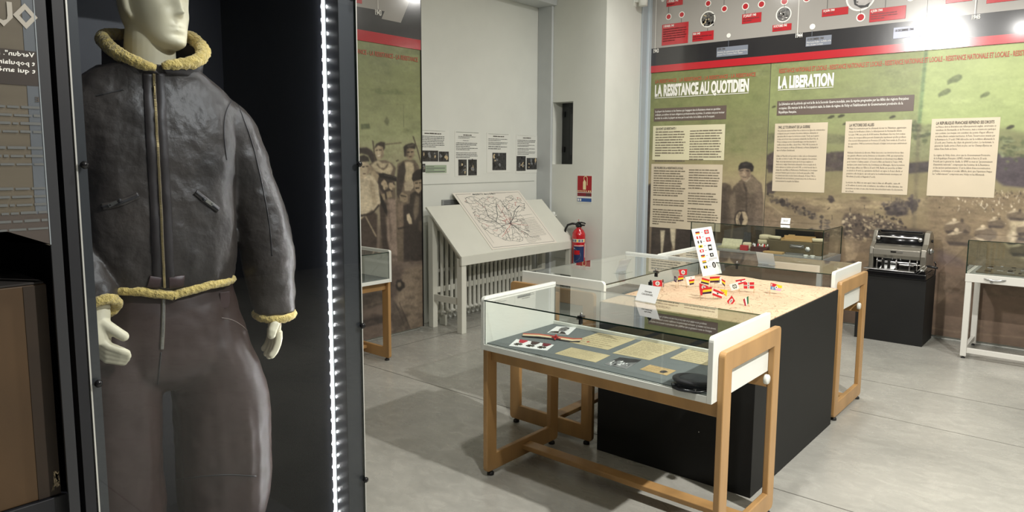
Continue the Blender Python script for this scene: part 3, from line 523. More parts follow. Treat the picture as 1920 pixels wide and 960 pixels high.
for q4,m4 in (([(1242,46),(1292,41),(1289.5,81),(1240.8,85.3)],RED),([(1299,61),(1339,56.7),(1337.7,74.5),(1298,78.5)],RED),([(1250,0),(1281,-4),(1280,9),(1250,13)],RED),([(1392,27),(1428.5,22.5),(1427,41),(1391,45.5)],RED),([(1449,47.5),(1485,43),(1483.5,56),(1448,60)],RED),
    ([(1541.5,18),(1591.5,12),(1590,27),(1541,31.5)],RED),([(1631,17.5),(1699.5,9.8),(1697.5,34.5),(1629.5,42.5)],RED),([(1774,-8),(1824,-12),(1824,1),(1773,7)],RED),([(1850,-10),(1920,-16),(1914,0),(1850,6.5)],RED),([(1344.5,89),(1403,84.3),(1402,102.5),(1343.2,107)],SLATE),([(1511.5,70),(1560,65),(1558.5,83),(1510.5,88)],SLATE),([(1675.5,53),(1730,46),(1728,68),(1675,73)],mk('print_pale_blue',rgb(176,180,200),.3))): tagbox(q4,m4)
m=TB
for x,y,r in ((1254,31.5,.033),(1278.5,27.5,.033),(1328,6.5,.033),(1358.5,16.5,.033),(1398,12,.036),(1428,8,.036),(1471,2.5,.036),(1513,-3,.036),(1614,32.5,.038)):
    ellip(m,x,y,r,WINK,.003); ellip(m,x,y,r*.74,RED,.0036)
for x,y,r in ((1366.5,66.5,.022),(1523.5,50,.026),(1243,.5,.018),(1708,-4,.03)): ellip(m,x,y,r,WINK,.003)
ellip(m,1327.5,36,.082,WINK,.003); ellip(m,1469.5,27,.075,WINK,.003); ellip(m,1614,-6,.125,WINK,.003)
for x,a_,b_ in ((1231.5,-20,91),(1499.5,-20,62)): vline(m,x,a_,b_,.006,WINK)
vline(m,1831.5,-20,26,.008,WINK); vline(m,1834,-20,26,.003,CHAR)
for x,a_,b_ in ((1254,12,24),(1278,34,42),(1328,12,19),(1327,53,58),(1358.5,-10,9),(1397.5,19,27),(1471,8,14),(1469.5,42,46),(1552.5,-10,16),(1366.5,72,88),(1523,56,68),(1614,16,26),(1661.5,-10,14)): vline(m,x,a_,b_,.003,CHAR if x not in (1366.5,1523) else SLATE)
ellip(m,1327.5,36,.070,BW,.0038); ellip(m,1469.5,27,.064,BW,.0038); ellip(m,1614,-6,.11,mk('print_portrait_grey',rgb(176,172,168),.4,var=.2,vs=12),.0038)
for t in range(22):
    rd=random.Random(t); WT.poly(m,blob(1327.5+rd.uniform(-11,11),36+rd.uniform(-9,12),rd.uniform(1,2.4),rd.uniform(1,3),t,8,.3),[BLK,L1,BLK][t%3],.0042); WT.poly(m,blob(1469.5+rd.uniform(-8,8),27+rd.uniform(-9,9),rd.uniform(1,3),rd.uniform(.6,2),t+9,8,.3),[BLK,WINK,D1][t%3],.0042)
WT.poly(m,[(1600,-4),(1606,0),(1605,6),(1610,10),(1622,10),(1632,4),(1628,13),(1614,15.5),(1602,9)],BLK,.0042); WT.poly(m,[(1603,3),(1610,3),(1609,5),(1603,5)],BLK,.0043)
for t,l,r_,c in (('1943',(1225.5,99.3),1235.5,6.8),('1944',(1492,70.6),1505,7.4),('1945',(1822,36.5),1838,7.8)): WT.text(m,t,l,r_,c,WINK,bold=.04,lift=.005)
for t,l,r_,c in (('5 FEVRIER 1943',(1244.5,52),1264,4),('MAI 1943',(1300,66),1313,3.8),('2 FEVRIER 1943',(1252,5.5),1272,4.2),('27 JUILLET 1943',(1394,32.5),1418,4.2),('8 OCTOBRE 1943',(1451,52),1475.5,4.2),('10 JUIN 1944',(1544,23),1565,4),('6 JUIN 1944',(1633,23.5),1655,4.6)): WT.text(m,t,l,r_,c,WINK,bold=.03,lift=.0055)
for t,l,r_,c in (('JUIN 1944',(1346,94.8),1360,4),('10 DECEMBRE 1944',(1514,76.3),1544.5,4.2),('18 DECEMBRE 1944',(1678.5,60),1713,4.2)): WT.text(m,t,l,r_,c,INK,bold=.03,lift=.0055)
WT.lines(m,['Invention du cyclomoteur autogyre moderne','Jacques-Yves Cousteau, Emile Gagnan'],(1345.7,99.8),1401.5,4.2,3,WINK,lift=.0055)
WT.lines(m,['Prix Louis Delluc : La Belle et la','Bête de Jean Cocteau'],(1513,81.5),1558,4.6,3.3,WINK,lift=.0055)
for (l,wpx,rows,pt) in (((1244,57),45,6,4.3),((1300,70.5),36,2,4),((1252,10),26,1,4),((1394,37),31,2,4),((1451,56.5),30,1,4),((1544,27.5),42,1,4),((1633,28.5),52,3,4.2)):
    a=WT.p(*l,.0056); b=WT.p(l[0]+wpx,l[1]-wpx*.09,.0056); z=a.z-WT.p(l[0],l[1]+pt,.0056).z; word_rows(m,a,(1,0,0),(0,0,1),(b-a).x,rows,z,z*.5,DRED,seed=int(l[0]))
at0(m.build('printed_board',tp),tp)
# left wall: maquis panel and the end of the timeline
Y0l,Y1l=2.2,4.28
lp=thing('exhibition_panel','green and brown printed wall panel of armed men beside the sloping map desk','panel',(XL+.02,3.3,ZB))
LZ0=WL.p(728,84.5).z; LZ1=WL.p(728,65).z
pt=Paint(WL,Y0l,Y1l,ZB,LZ0,.0055,[(0,(104,88,78)),(.45,(118,102,90)),(.8,(128,112,98)),(1.15,(140,126,104)),(1.4,(158,152,116)),(1.7,(162,166,120)),(2.1,(142,148,98)),(2.5,(134,142,90))],61)
P_=pt.poly; rd=random.Random(9)
def Zl(pts): return q(pts,4,660,240)
for i in range(90): P_(blob(rd.uniform(640,790),rd.uniform(80,290),rd.uniform(4,22),rd.uniform(1.5,8),i,14,.4),rd.choice([(124,134,86),(162,168,120),(140,148,100),(112,122,78)] if i%2 else [(150,156,108)]),2.2,.35)
P_(q([(60,860),(120,855),(128,890),(62,895)],3.69,660,0),(96,104,72),.9); P_(q([(222,840),(240,805),(258,840),(250,870),(232,865)],3.69,660,0),(120,124,88),.9); P_(q([(110,620),(200,612),(215,640),(300,612),(370,650),(200,655)],3.69,660,0),(118,128,82),1,.7); pt.line(q([(40,610),(200,615),(300,650),(420,655)],3.69,660,0),1,(120,126,86),.7,.7); pt.line(q([(355,720),(358,880)],3.69,660,0),.8,(104,106,76),.5,.8); pt.line(q([(230,720),(360,722)],3.69,660,0),.8,(132,136,96),.6,.6)
P_([(660,270),(797,262),(800,420),(660,420)],(160,154,122),5,.35)
P_(Zl([(40,150),(110,145),(150,170),(185,225),(192,262),(150,262),(120,205),(70,190),(40,200)]),(66,58,54),1)
P_(Zl([(150,90),(162,100),(180,240),(168,250),(158,150)]),(88,78,64),.7); pt.line(Zl([(245,124),(372,110)]),2,(110,100,78),.6)
pt.line(Zl([(330,250),(350,240)]),3,T['d'],.6,.7)
# second man
P_(Zl([(130,270),(190,245),(250,240),(300,265),(330,300),(318,360),(330,560),(325,900),(345,1000),(200,1000),(215,700),(205,560),(185,400),(130,340)]),(108,94,80),1)
P_(Zl([(140,280),(175,250),(200,245),(225,262),(285,262),(310,300),(290,350),(230,345),(170,320)]),(190,174,140),1); P_(Zl([(180,270),(205,300),(235,318),(262,300),(275,270),(268,266),(240,300),(212,296),(192,266)]),(96,84,68),.8,.8)
P_(Zl([(125,300),(150,290),(180,330),(205,360),(190,400),(150,380)]),(164,146,116),1)
P_(Zl([(170,150),(186,132),(216,124),(236,140),(240,170),(234,214),(210,240),(188,234),(176,200)]),(182,164,132),.8); P_(Zl([(214,140),(238,150),(236,210),(214,236),(218,190)]),(132,114,92),1.1,.7)
P_(Zl([(165,158),(180,120),(215,102),(246,108),(248,150),(236,170),(230,142),(196,130),(174,150)]),(62,54,48),.8)
P_(Zl([(176,166),(194,162),(194,170),(178,173)]),(60,52,46),.5,.85); P_(Zl([(204,162),(222,160),(222,168),(204,170)]),(60,52,46),.5,.85); P_(Zl([(188,204),(216,198),(210,213),(194,216)]),(226,214,186),.4,.9); P_(Zl([(196,172),(203,172),(204,192),(192,194)]),(206,190,158),.5,.6)
# gun, hands, kit
P_(Zl([(200,370),(250,375),(300,392),(325,430),(300,480),(235,490),(205,450),(195,410)]),(62,54,50),1); P_(Zl([(200,340),(235,338),(330,366),(415,388),(425,398),(400,408),(330,402),(250,380),(205,372)]),(40,36,36),.7); pt.line(Zl([(350,378),(470,400)]),2.4,(44,40,40),.6); pt.line(Zl([(240,352),(400,388)]),.8,(110,102,92),.5,.8)
for a,b in ((240,415),(292,430),(250,440),(305,445)): P_(blob(660+a/4,240+b/4,5,6,a,12,.25),(176,156,126),.7); P_(blob(660+a/4+2,240+b/4+3,3,2.5,a+1,9,.3),(96,84,68),.7,.7)
P_(Zl([(210,500),(245,490),(250,540),(220,545)]),(150,132,104),.8); P_(Zl([(255,480),(290,470),(302,515),(265,525)]),(160,142,112),.8); P_(Zl([(245,486),(256,482),(262,530),(252,536)]),T['k'],.6)
P_(Zl([(205,560),(262,560),(250,700),(300,900),(300,1000),(236,1000),(215,700)]),(70,60,54),1.2); P_(Zl([(185,500),(200,470),(228,520),(262,600),(300,700),(290,710),(240,620)]),(44,40,38),.9)
P_(Zl([(268,530),(330,540),(345,1000),(300,1000),(262,820)]),(150,130,114),1.3); P_(Zl([(262,560),(276,560),(300,800),(290,860)]),(96,82,72),1.5,.7)
# third man
P_(Zl([(340,270),(400,238),(470,240),(505,290),(505,560),(445,740),(430,1000),(340,1000),(330,600),(335,420)]),(112,98,82),1)
P_(Zl([(398,255),(425,250),(460,262),(472,330),(455,420),(420,440),(392,380)]),(188,172,138),1); P_(Zl([(350,290),(388,246),(404,320),(384,420),(362,540),(335,500),(335,400)]),(70,62,56),1); P_(Zl([(466,270),(496,300),(492,400),(462,470),(464,350)]),(92,80,68),1,.8)
P_(Zl([(398,165),(420,150),(462,150),(470,190),(456,225),(438,242),(416,228),(402,205)]),(158,138,110),.8); P_(Zl([(396,168),(416,160),(420,215),(404,212)]),(84,72,62),.9,.7)
P_(Zl([(392,215),(386,140),(406,124),(450,112),(480,120),(474,158),(430,150),(408,162),(404,215)]),(58,52,48),.8); P_(Zl([(410,134),(460,120),(470,130),(420,144)]),(112,102,86),.8,.7)
P_(Zl([(410,178),(432,176),(432,185),(412,187)]),(48,42,38),.5,.9); P_(Zl([(440,176),(460,174),(460,182),(442,184)]),(48,42,38),.5,.9); P_(Zl([(424,212),(448,210),(446,218),(428,220)]),(62,52,46),.5,.8); P_(Zl([(432,184),(440,184),(443,204),(430,205)]),(186,166,136),.5,.6)
P_(Zl([(355,510),(372,480),(415,500),(420,545),(390,560),(360,545)]),(150,132,106),.8); P_(Zl([(365,500),(410,512),(404,520),(362,510)]),T['k'],.6,.8); P_(Zl([(395,410),(455,395),(465,440),(440,470),(400,460)]),(184,168,140),1)
P_(Zl([(345,560),(385,560),(396,740),(350,760)]),(128,110,92),1.3); P_(Zl([(385,580),(445,560),(436,1000),(388,1000)]),(64,56,52),1.2); P_(Zl([(340,750),(390,738),(430,735),(428,746),(345,762)]),(48,42,40),.8,.8)
pt.line(Zl([(458,62),(490,160),(518,262)]),2.2,(88,78,64),.6)
# fourth man
P_(Zl([(436,500),(470,474),(500,452),(530,430),(530,1000),(436,1000),(428,700)]),(62,55,50),1); P_(Zl([(476,500),(505,520),(500,640),(470,700),(460,620)]),(124,110,92),1.4,.8); P_(Zl([(500,700),(524,690),(524,780),(500,760)]),(104,92,78),1.2,.7)
P_(Zl([(462,400),(500,392),(530,390),(530,450),(500,492),(474,470)]),(164,144,116),.8); P_(Zl([(448,384),(454,345),(486,314),(530,302),(530,384),(486,392),(460,402)]),(48,43,40),.8)
P_(Zl([(472,410),(494,408),(494,417),(474,419)]),(46,40,36),.5,.9); P_(Zl([(502,408),(520,406),(520,414),(502,416)]),(46,40,36),.5,.9); P_(Zl([(474,446),(506,444),(502,454),(478,458)]),(46,40,36),.5,.9); P_(Zl([(494,420),(502,420),(504,440),(490,441)]),(188,168,138),.5,.6)
P_(Zl([(408,650),(430,640),(446,680),(452,720),(430,722),(412,690)]),(196,178,146),.8); P_(Zl([(390,420),(440,400),(462,430),(440,470),(395,470)]),(176,160,132),1)
# left man in a pale smock
P_(Zl([(0,420),(60,370),(105,345),(160,365),(196,420),(214,560),(190,600),(150,620),(60,700),(0,720)]),(200,184,152),1); P_(Zl([(130,380),(160,400),(190,560),(160,600),(140,500)]),(170,152,122),1.5,.8)
P_(Zl([(0,720),(60,690),(150,615),(190,650),(186,900),(60,1000),(0,1000)]),(80,68,60),1.1); pt.line(Zl([(100,660),(182,815)]),2.6,(160,144,118),.7); P_(Zl([(60,650),(150,635),(200,570),(206,585),(150,650),(60,668)]),(58,50,46),.8)
P_(Zl([(40,262),(104,246),(138,286),(134,338),(104,362),(74,390),(50,370)]),(190,172,140),.8); P_(Zl([(112,262),(136,290),(130,340),(108,358),(114,310)]),(138,120,98),1,.7); P_(Zl([(40,214),(90,202),(122,218),(132,250),(60,256),(40,262)]),(62,55,50),.8)
P_(Zl([(74,288),(96,284),(96,294),(76,297)]),(56,48,42),.5,.9); P_(Zl([(104,284),(120,283),(120,291),(104,293)]),(56,48,42),.5,.9); P_(Zl([(82,340),(104,338),(102,346),(84,348)]),(84,70,60),.5,.9)
# ground, road, wheel
P_([(755,505),(800,495),(802,640),(735,655),(742,560)],(146,128,106),2.5,.85); P_([(676,500),(760,500),(742,560),(676,560)],(96,82,74),3,.7)
P_([(735,560),(762,592),(776,655),(735,655)],(84,74,66),1.6,.85); pt.line([(742,570),(775,650)],1,(60,52,48),.8); pt.line([(748,566),(783,650)],1,(60,52,48),.8); P_(blob(750,535,9,11,44,18,.2),(56,50,46),1); P_(blob(749,534,4,5,45,12,.2),(134,118,98),1)
P_([(660,560),(710,546),(735,552),(735,562),(700,576),(660,584)],(80,70,62),1.5); pt.line([(680,575),(735,560)],1,(150,132,110),1,.7); P_([(660,604),(735,588),(735,602),(660,620)],(64,56,52),1.5); P_([(660,620),(735,604),(735,625),(660,640)],(112,96,84),2,.7)
for i in range(130): P_(blob(rd.uniform(660,798),rd.uniform(480,650),rd.uniform(2,12),rd.uniform(1,5),i,11,.4),rd.choice([(84,72,64),(140,124,104),(116,100,86),(70,60,54)]),1.2,.4)
pt.build('printed_board',lp,PRM,((XL+.001,Y0l,ZB),(XL+.0418,Y1l,LZ0)))
m=MB(); WL.text(m,'LA RESISTANCE - LA RESISTANCE - LA RESISTANCE',(640,96),783,9,REDT,bold=.02); at0(m.build('strapline_text',lp),lp)
m=MB(); m.box((XL,Y1l,ZB),(XL+.05,Y1l+.008,3.45),BLACKM); at0(m.build('edge_strip',lp),lp)
tl=thing('timeline_panel','charcoal and red timeline band ending at 1943 on the left wall','panel',(XL+.02,3.3,LZ0))
m=MB(); m.box((XL,Y0l,LZ0),(XL+.05,Y1l,LZ1),RED); m.box((XL,Y0l,LZ1),(XL+.05,Y1l,3.45),CHAR)
WLt=Wall(0,XL+.05,(0,1,0),(1,0,0))
WLt.poly(m,q([(-120,18),(225,78),(203,130),(337,158),(410,-20),(-120,-110)],3.69,660,0),TGREY,.001); at0(m.build('printed_board',tl),tl)
m=MB(); WLt.text(m,'1943',(703,27),715,9.5,WINK,bold=.04,lift=.003); a=WLt.p(708.5,17,.003); m.box((a.x-.0004,a.y-.003,a.z),(a.x,a.y+.003,3.3),WINK); at0(m.build('timeline_text',tl),tl)
m=MB(); m.prism(WLt.quad([(640,-8),(678,-2),(678,6.5),(640,0)],.0045),(-.004,0,0),RED); at0(m.build('event_tag',tl),tl)
# ---------------------------------------------------------------- glass topped showcase tables of beech and white board
CL,CW=1.208,.58
def pane(name,a,b,parent,thin,mat=None,edge=None):
    """a sheet of glass: clear faces, dark green cut edges"""
    mb=MB(); x0,y0,z0=a; x1,y1,z1=b; mat=mat or GLASS; edge=edge or GEDGE
    vs=[(x0,y0,z0),(x1,y0,z0),(x1,y1,z0),(x0,y1,z0),(x0,y0,z1),(x1,y0,z1),(x1,y1,z1),(x0,y1,z1)]
    F={'z':[(0,3,2,1),(4,5,6,7)],'y':[(0,1,5,4),(2,3,7,6)],'x':[(1,2,6,5),(3,0,4,7)]}
    for k,fs in F.items(): mb.add(vs,fs,mat if k==thin else edge)
    # weld the doubled corners
    me_v=vs; mb2=MB(); fs=[];ms=[]
    mb2.v=list(vs); mb2.mats=[mat,edge]
    for k,f in F.items():
        for q_ in f: mb2.f.append(list(q_)); mb2.m.append(0 if k==thin else 1); mb2.sm.append(False)
    return mb2.build(name,parent)
def rrect_ring(mb,x0,x1,y0,y1,z0,z1,wl,ht,hb,mat,r=.02):
    """a flat frame in a plane of constant x with rounded outer corners"""
    def arc(cy,cz,a0,a1): return [(cy+r*math.cos(R(a0+(a1-a0)*i/5)),cz+r*math.sin(R(a0+(a1-a0)*i/5))) for i in range(6)]
    outer=arc(y1-r,z1-r,0,90)+arc(y0+r,z1-r,90,180)+arc(y0+r,z0+r,180,270)+arc(y1-r,z0+r,270,360)
    inner=[(y1-wl,z1-ht)]*6+[(y0+wl,z1-ht)]*6+[(y0+wl,z0+hb)]*6+[(y1-wl,z0+hb)]*6
    n=24; vs=[(x0,)+p for p in outer]+[(x0,)+p for p in inner]+[(x1,)+p for p in outer]+[(x1,)+p for p in inner]; fs=[]
    for i in range(n):
        j=(i+1)%n; fs.append((i,j,n+j,n+i)); fs.append((2*n+j,2*n+i,3*n+i,3*n+j)); fs.append((i,2*n+i,2*n+j,j)); fs.append((n+i,n+j,3*n+j,3*n+i))
    fs=[f for f in fs if len({vs[k] for k in f})>2]
    mb.add(vs,fs,mat)
def make_case(label,loc,rz,group):
    t=thing('showcase_table',label,'display table',loc,rz,group)
    for x in (0,CL-.026):
        mb=MB(); rrect_ring(mb,x,x+.026,0,CW,.022,.842,.072,.078,.085,BEECH); fr=mb.build('end_frame',t,bevel=.004)
        for y in (.04,CW-.04):
            mb=MB(); mb.lathe([(.004,.022),(.006,.02),(.017,.012),(.018,0)][::-1],RUB,14,at=(x+.013,y,0)); mb.build('foot',fr)
    mb=MB(); mb.box((.026,.028,.580),(CL-.026,.05,.652),BEECH); mb.build('apron',t,bevel=.004)
    mb=MB(); mb.box((.026,CW-.07,.580),(CL-.026,CW-.048,.652),BEECH); mb.build('apron',t,bevel=.004)
    mb=MB(); mb.box((.026,.265,.060),(CL-.026,.335,.085),BEECH); mb.build('stretcher',t,bevel=.004)
    mb=MB(); mb.lathe([(.02,0),(.021,.004),(.021,.014),(.018,.018)],WHITE,20,at=(CL-.026,CW-.10,.625),ax=(1,0,0)); mb.build('dowel_cap',t)
    # white case
    y0,y1=-.045,.515; zb,zt=.652,.905
    for x in (.026,CL-.047):
        r=.02; prof=[(y0,zb),(y1,zb),(y1,zt)]+[(y0+r-r*math.sin(R(a)),zt-r+r*math.cos(R(a))) for a in (0,22,45,68,90)]
        mb=MB(); mb.prism([(x,a,b) for a,b in prof],(.021,0,0),WHITE); sp=mb.build('side_panel',t,bevel=.002)
        if x<.1:
            mb=MB(); mb.box((.0472,.20,.862),(.0482,.30,.874),FELT); mb.build('label_slot',sp)
    mb=MB(); mb.box((.047,y0,zb),(CL-.047,y0+.018,.680),WHITE); mb.box((.047,y1-.018,zb),(CL-.047,y1,.700),WHITE); mb.build('case_rim',t,bevel=.002)
    mb=MB(); mb.box((.047,y0+.018,zb),(CL-.047,y1-.018,.672),WHITE); mb.build('bottom_board',t)
    mb=MB(); mb.box((.048,y0+.019,.672),(CL-.048,y1-.019,.684),FELT); mb.build('display_bed',t,bevel=.002)
    pane('front_glass',(.048,y0+.004,.681),(CL-.048,y0+.009,.886),t,'y')
    pane('rear_glass',(.048,y1-.009,.701),(CL-.048,y1-.004,.886),t,'y')
    pane('top_glass',(.048,y0-.001,.8865),(CL-.048,y1-.002,.8925),t,'z')
    mb=MB(); x=CL*.49
    mb.box((x-.004,y0-.006,.862),(x+.004,y0+.014,.884),BLACKM); mb.box((x-.012,y0-.006,.8935),(x+.012,y0+.02,.8975),BLACKM); mb.lathe([(.005,0),(.005,.012),(.003,.014)],STEEL,12,at=(x,y0+.006,.897)); mb.box((x-.014,y0-.010,.883),(x+.014,y0-.002,.887),BLACKM)
    mb.build('glass_clip',t,bevel=.001)
    return t
GC='beech and white showcase tables'
CA=(-2.243,2.44); 
caseA=make_case('nearest beech showcase table, with papers, photographs and medals under its glass',(CA[0],CA[1],0),0,GC)
caseB=dup(caseA,(-2.045,3.09,0),R(90),'beech showcase table along the left side of the black plinth, end panel towards the camera')
caseC=dup(caseA,(-2.362,4.335,0),0,'beech showcase table behind the black plinth with the flag map')
caseF=dup(caseA,(-4.118,2.235,0),R(90),'beech showcase table against the left wall panel, cut off by the tall dark cabinet',scale=(1,1,.955))
# ---------------------------------------------------------------- flat things lying in the near case
ZBED=.6845
def onbed(x,y,z=ZBED): return onp(x,y,2,z)
OLDP=mk('aged_paper',rgb(188,175,138),.7,var=.08,vs=14); OLDP2=mk('aged_tan_card',rgb(180,154,108),.7,var=.08,vs=16); PGREY=mk('photo_print_grey',rgb(120,122,124),.3,var=.3,vs=20)
PD=mk('photo_print_dark',rgb(36,38,42),.3,var=.4,vs=30); PWH=mk('photo_paper_white',rgb(232,234,234),.35); FADE=mk('faded_ink',rgb(120,106,78),.7)
def flat(name,pts,z,mat,label,cat,th=.0006,group=None):
    P=[onbed(x,y,z) for x,y in pts]; c=sum(P,Vector())/len(P); t=thing(name,label,cat,c,0,group)
    mb=MB(); mb.prism([p-c for p in P],(0,0,th),mat); mb.build('sheet',t); return t,P,c
def lines_bed(t,P,c,rows,mat,seed,th=.0009,x0=.08,x1=.92,y0=.1,y1=.92,hh=.35,gap=.25):
    """rows of writing across a sheet: P = far left, far right, near right, near left corners"""
    mb=MB(); a,b,d,e=P
    for r in range(rows):
        v=y0+(y1-y0)*r/max(1,rows-1) if rows>1 else .5
        L=a.lerp(e,v); Rr=b.lerp(d,v); p=L.lerp(Rr,x0)-c+Vector((0,0,th)); qd=L.lerp(Rr,x1)-c+Vector((0,0,th))
        down=(e-a)*((y1-y0)/max(1,rows-1))
        word_rows(mb,p,(qd-p),(-down),(qd-p).length,1,1,down.length*hh,mat,seed=seed+r,last=random.Random(seed+r).uniform(.75,1),gap=gap)
    mb.build('handwriting',t); return mb
t,P,c=flat('portrait_photograph',[(1043.7,612),(1081.4,613.8),(1065.3,628.2),(1025.8,623.9)],ZBED,PWH,'small black and white portrait photograph at the far left of the grey bed','photograph')
def bil(P,u,v): return P[0].lerp(P[3],v).lerp(P[1].lerp(P[2],v),u)
def drawq(t,P,c,pts,mat,z,name=None,mb=None):
    mb=mb or MB(); mb.poly([bil(P,u,v)-c+Vector((0,0,z)) for u,v in pts],mat); return mb
circ=lambda cx,cy,rx,ry,n=18,a0=0:[(cx+rx*math.cos(2*math.pi*i/n+a0),cy+ry*math.sin(2*math.pi*i/n+a0)) for i in range(n)]
mb=drawq(t,P,c,[(.03,.97),(.1,.72),(.35,.66),(.7,.7),(.9,.97)],PD,.0007); drawq(t,P,c,circ(.52,.42,.2,.3),PGREY,.0008,mb=mb); drawq(t,P,c,[(.30,.42),(.32,.18),(.5,.06),(.72,.14),(.74,.4),(.68,.25),(.5,.18),(.38,.25)],PD,.0009,mb=mb)
for u in (.45,.6): drawq(t,P,c,circ(u,.42,.06,.05),PD,.0010,mb=mb)
drawq(t,P,c,[(.45,.7),(.55,.7),(.52,.95)],PWH,.0010,mb=mb); mb.build('portrait_image',t)
# armband
t=thing('cloth_armband','folded red, white and dark striped cloth armband with a red emblem, in the near case','armband',onbed(1034,634))
c=t.location.copy(); ARP=[(981,626.5),(1010,628),(1045,631.5),(1075,635),(1092,636)]; ARN=[(979,632),(1010,634.5),(1045,638),(1072,642),(1087,642.5)]
mb=MB()
def strip(v0,v1,mat,z):
    A=[onbed(*p) for p in ARP]; B=[onbed(*p) for p in ARN]
    for i in range(4):
        h=lambda k:.003+.002*math.sin(k*1.7)
        q4=[A[i].lerp(B[i],v0),A[i+1].lerp(B[i+1],v0),A[i+1].lerp(B[i+1],v1),A[i].lerp(B[i],v1)]; hs=[h(i),h(i+1),h(i+1),h(i)]
        q4=[p-c+Vector((0,0,hh)) for p,hh in zip(q4,hs)]; mb.prism(q4,(0,0,z),mat)
strip(0,.35,mk('armband_red',rgb(176,84,62),.8),.0015); strip(.35,.75,mk('armband_white',rgb(214,196,160),.8,var=.06,vs=40),.0015); strip(.75,1,mk('armband_dark',rgb(66,64,62),.8),.0015)
mb.build('folded_cloth',t)
mb=MB(); CR=mk('emblem_red',rgb(170,30,34),.7)
for pts in ([(1032,631),(1048,634),(1047,635.2),(1031,632.2)],[(1035,634),(1052,637),(1051,638),(1034,635.2)],[(1041,629.8),(1044.5,630.2),(1042,640),(1038.5,639)]): mb.prism([onbed(*p)-c+Vector((0,0,.0064)) for p in pts],(0,0,.001),CR)
mb.build('cross_emblem',t)
# medals on a card
t,P,c=flat('medal_card',[(968.3,635.9),(1039,646.7),(1025.8,657.4),(953.9,648.6)],ZBED,PWH,'white card carrying three medals on red and dark ribbons, front left of the near case','card')
BRZ=mk('dark_bronze',rgb(70,62,52),.35,.8); MR=mk('ribbon_red',rgb(168,24,44),.7); MG=mk('ribbon_dark',rgb(60,40,38),.7)
for i,(u,rb,lb) in enumerate(((.2,MR,'medal with a bright red ribbon, leftmost of three on the white card'),(.52,MG,'medal with a dark brown ribbon, in the middle of the white card'),(.82,mk('ribbon_crimson',rgb(104,20,34),.7),'medal with a deep crimson ribbon, rightmost of three on the white card'))):
    b=bil(P,u,.3); t2=thing('medal',lb,'medal',b+Vector((0,0,.0008)),0,'medals on the white card'); b=b+Vector((0,0,.0008))
    mb=MB(); mb.prism([bil(P,u-.10,.05)-b,bil(P,u+.12,.05)-b,bil(P,u+.06,.42)-b,bil(P,u-.05,.42)-b],(0,0,.004),rb); mb.build('ribbon',t2,bevel=.0008)
    mb=MB(); d=bil(P,u-.02,.66)-b
    for k in range(5):
        a=k*2*math.pi/5; e=Vector((math.cos(a),math.sin(a),0)); f=Vector((-math.sin(a),math.cos(a),0)); mb.prism([d+e*.005-f*.003,d+e*.02-f*.007,d+e*.017,d+e*.02+f*.007,d+e*.005+f*.003],(0,0,.003),BRZ)
    mb.lathe([(.008,0),(.008,.004),(.006,.005)],BRZ,16,at=d); mb.build('cross',t2)
for nm,pts,lab,rows,sd,mt in (('letter',[(1121.6,623.9),(1192.3,635.9),(1139.6,656.2),(1067.7,641.9)],'yellowed letter beside the armband, farthest left of the large sheets in the near case',7,10,OLDP),
    ('letter',[(1071.3,651.5),(1144.4,666.5),(1116.8,679.7),(1039.7,663)],'small yellowed form with stains at the front edge of the near case',7,30,OLDP),
    ('letter',[(1205.5,637.8),(1278.5,651.5),(1217.5,675.4),(1148,662.2)],'yellowed handwritten letter in the middle of the near case, fully covered with lines',12,50,OLDP),
    ('letter',[(1292.9,653.4),(1366,667),(1325,685.5),(1255.8,671.8)],'yellowed letter at the right end of the near case, running under the side panel edge',7,70,OLDP),
    ('identity_card',[(1218.6,683.8),(1267.8,695),(1249.8,704.2),(1199.5,692.7)],'small tan folded identity card lying in front of the letters, left of the cap',4,90,OLDP2)):
    t,P,c=flat(nm,pts,ZBED,mt,lab,'paper' if nm=='letter' else 'card'); lines_bed(t,P,c,rows,FADE,sd,hh=.22 if rows>8 else .16,gap=.5,y0=.12,y1=.9)
    if sd==90:
        mb=drawq(t,P,c,[(.62,.5),(.75,.35),(.88,.5),(.8,.8),(.66,.8)],PD,.001); mb.build('stamp_picture',t)
    if sd==10:
        mb=drawq(t,P,c,circ(.3,.75,.03,.04),CR,.001); mb.build('red_stamp',t)
t,P,c=flat('group_photograph',[(1162.3,670.1),(1203.1,674.7),(1174.3,692.2),(1132.4,682.6)],ZBED,PGREY,'dark black and white group photograph lying at the front edge between form and card','photograph')
mb=drawq(t,P,c,[(.0,.0),(1,0),(1,.3),(.6,.5),(.3,.35),(.1,.6),(0,.5)],PD,.0007); rd=random.Random(8)
for i in range(26): drawq(t,P,c,circ(rd.uniform(.08,.9),rd.uniform(.35,.95),rd.uniform(.02,.06),rd.uniform(.03,.09),8),[PWH,PD][i%2],.0008+i*.00001,mb=mb)
mb.build('group_image',t)
# peaked cap
b=onbed(1312,700); t=thing('peaked_cap','black peaked cap with a rolled band lying at the right end of the near case','cap',b)
CAPM=mk('black_wool',rgb(30,31,34),.85,bump=.3,bs=300,sheen=.2); CAPG=mk('charcoal_cloth',rgb(56,60,64),.8,var=.1)
t.location=(-1.170,2.475,ZBED); t.scale=(.82,.82,.62); 
mb=MB(); ring=[]
mb.loft([[(rx*math.cos(2*math.pi*k/28),ry*math.sin(2*math.pi*k/28)+oy,z) for k in range(28)] for rx,ry,oy,z in ((.074,.084,.0,.001),(.078,.088,.0,.015),(.080,.09,.01,.026),(.076,.086,.012,.036),(.05,.06,.012,.040),(.01,.01,.012,.041))],CAPG); mb.build('crown',t)
mb=MB(); mb.tube([(.088*math.cos(a),.098*math.sin(a)+.004,.034-.014*math.sin(a)) for a in [R(95+i*12) for i in range(22)]],[.006]+[.014]*20+[.006],CAPM,10); mb.build('headband',t)
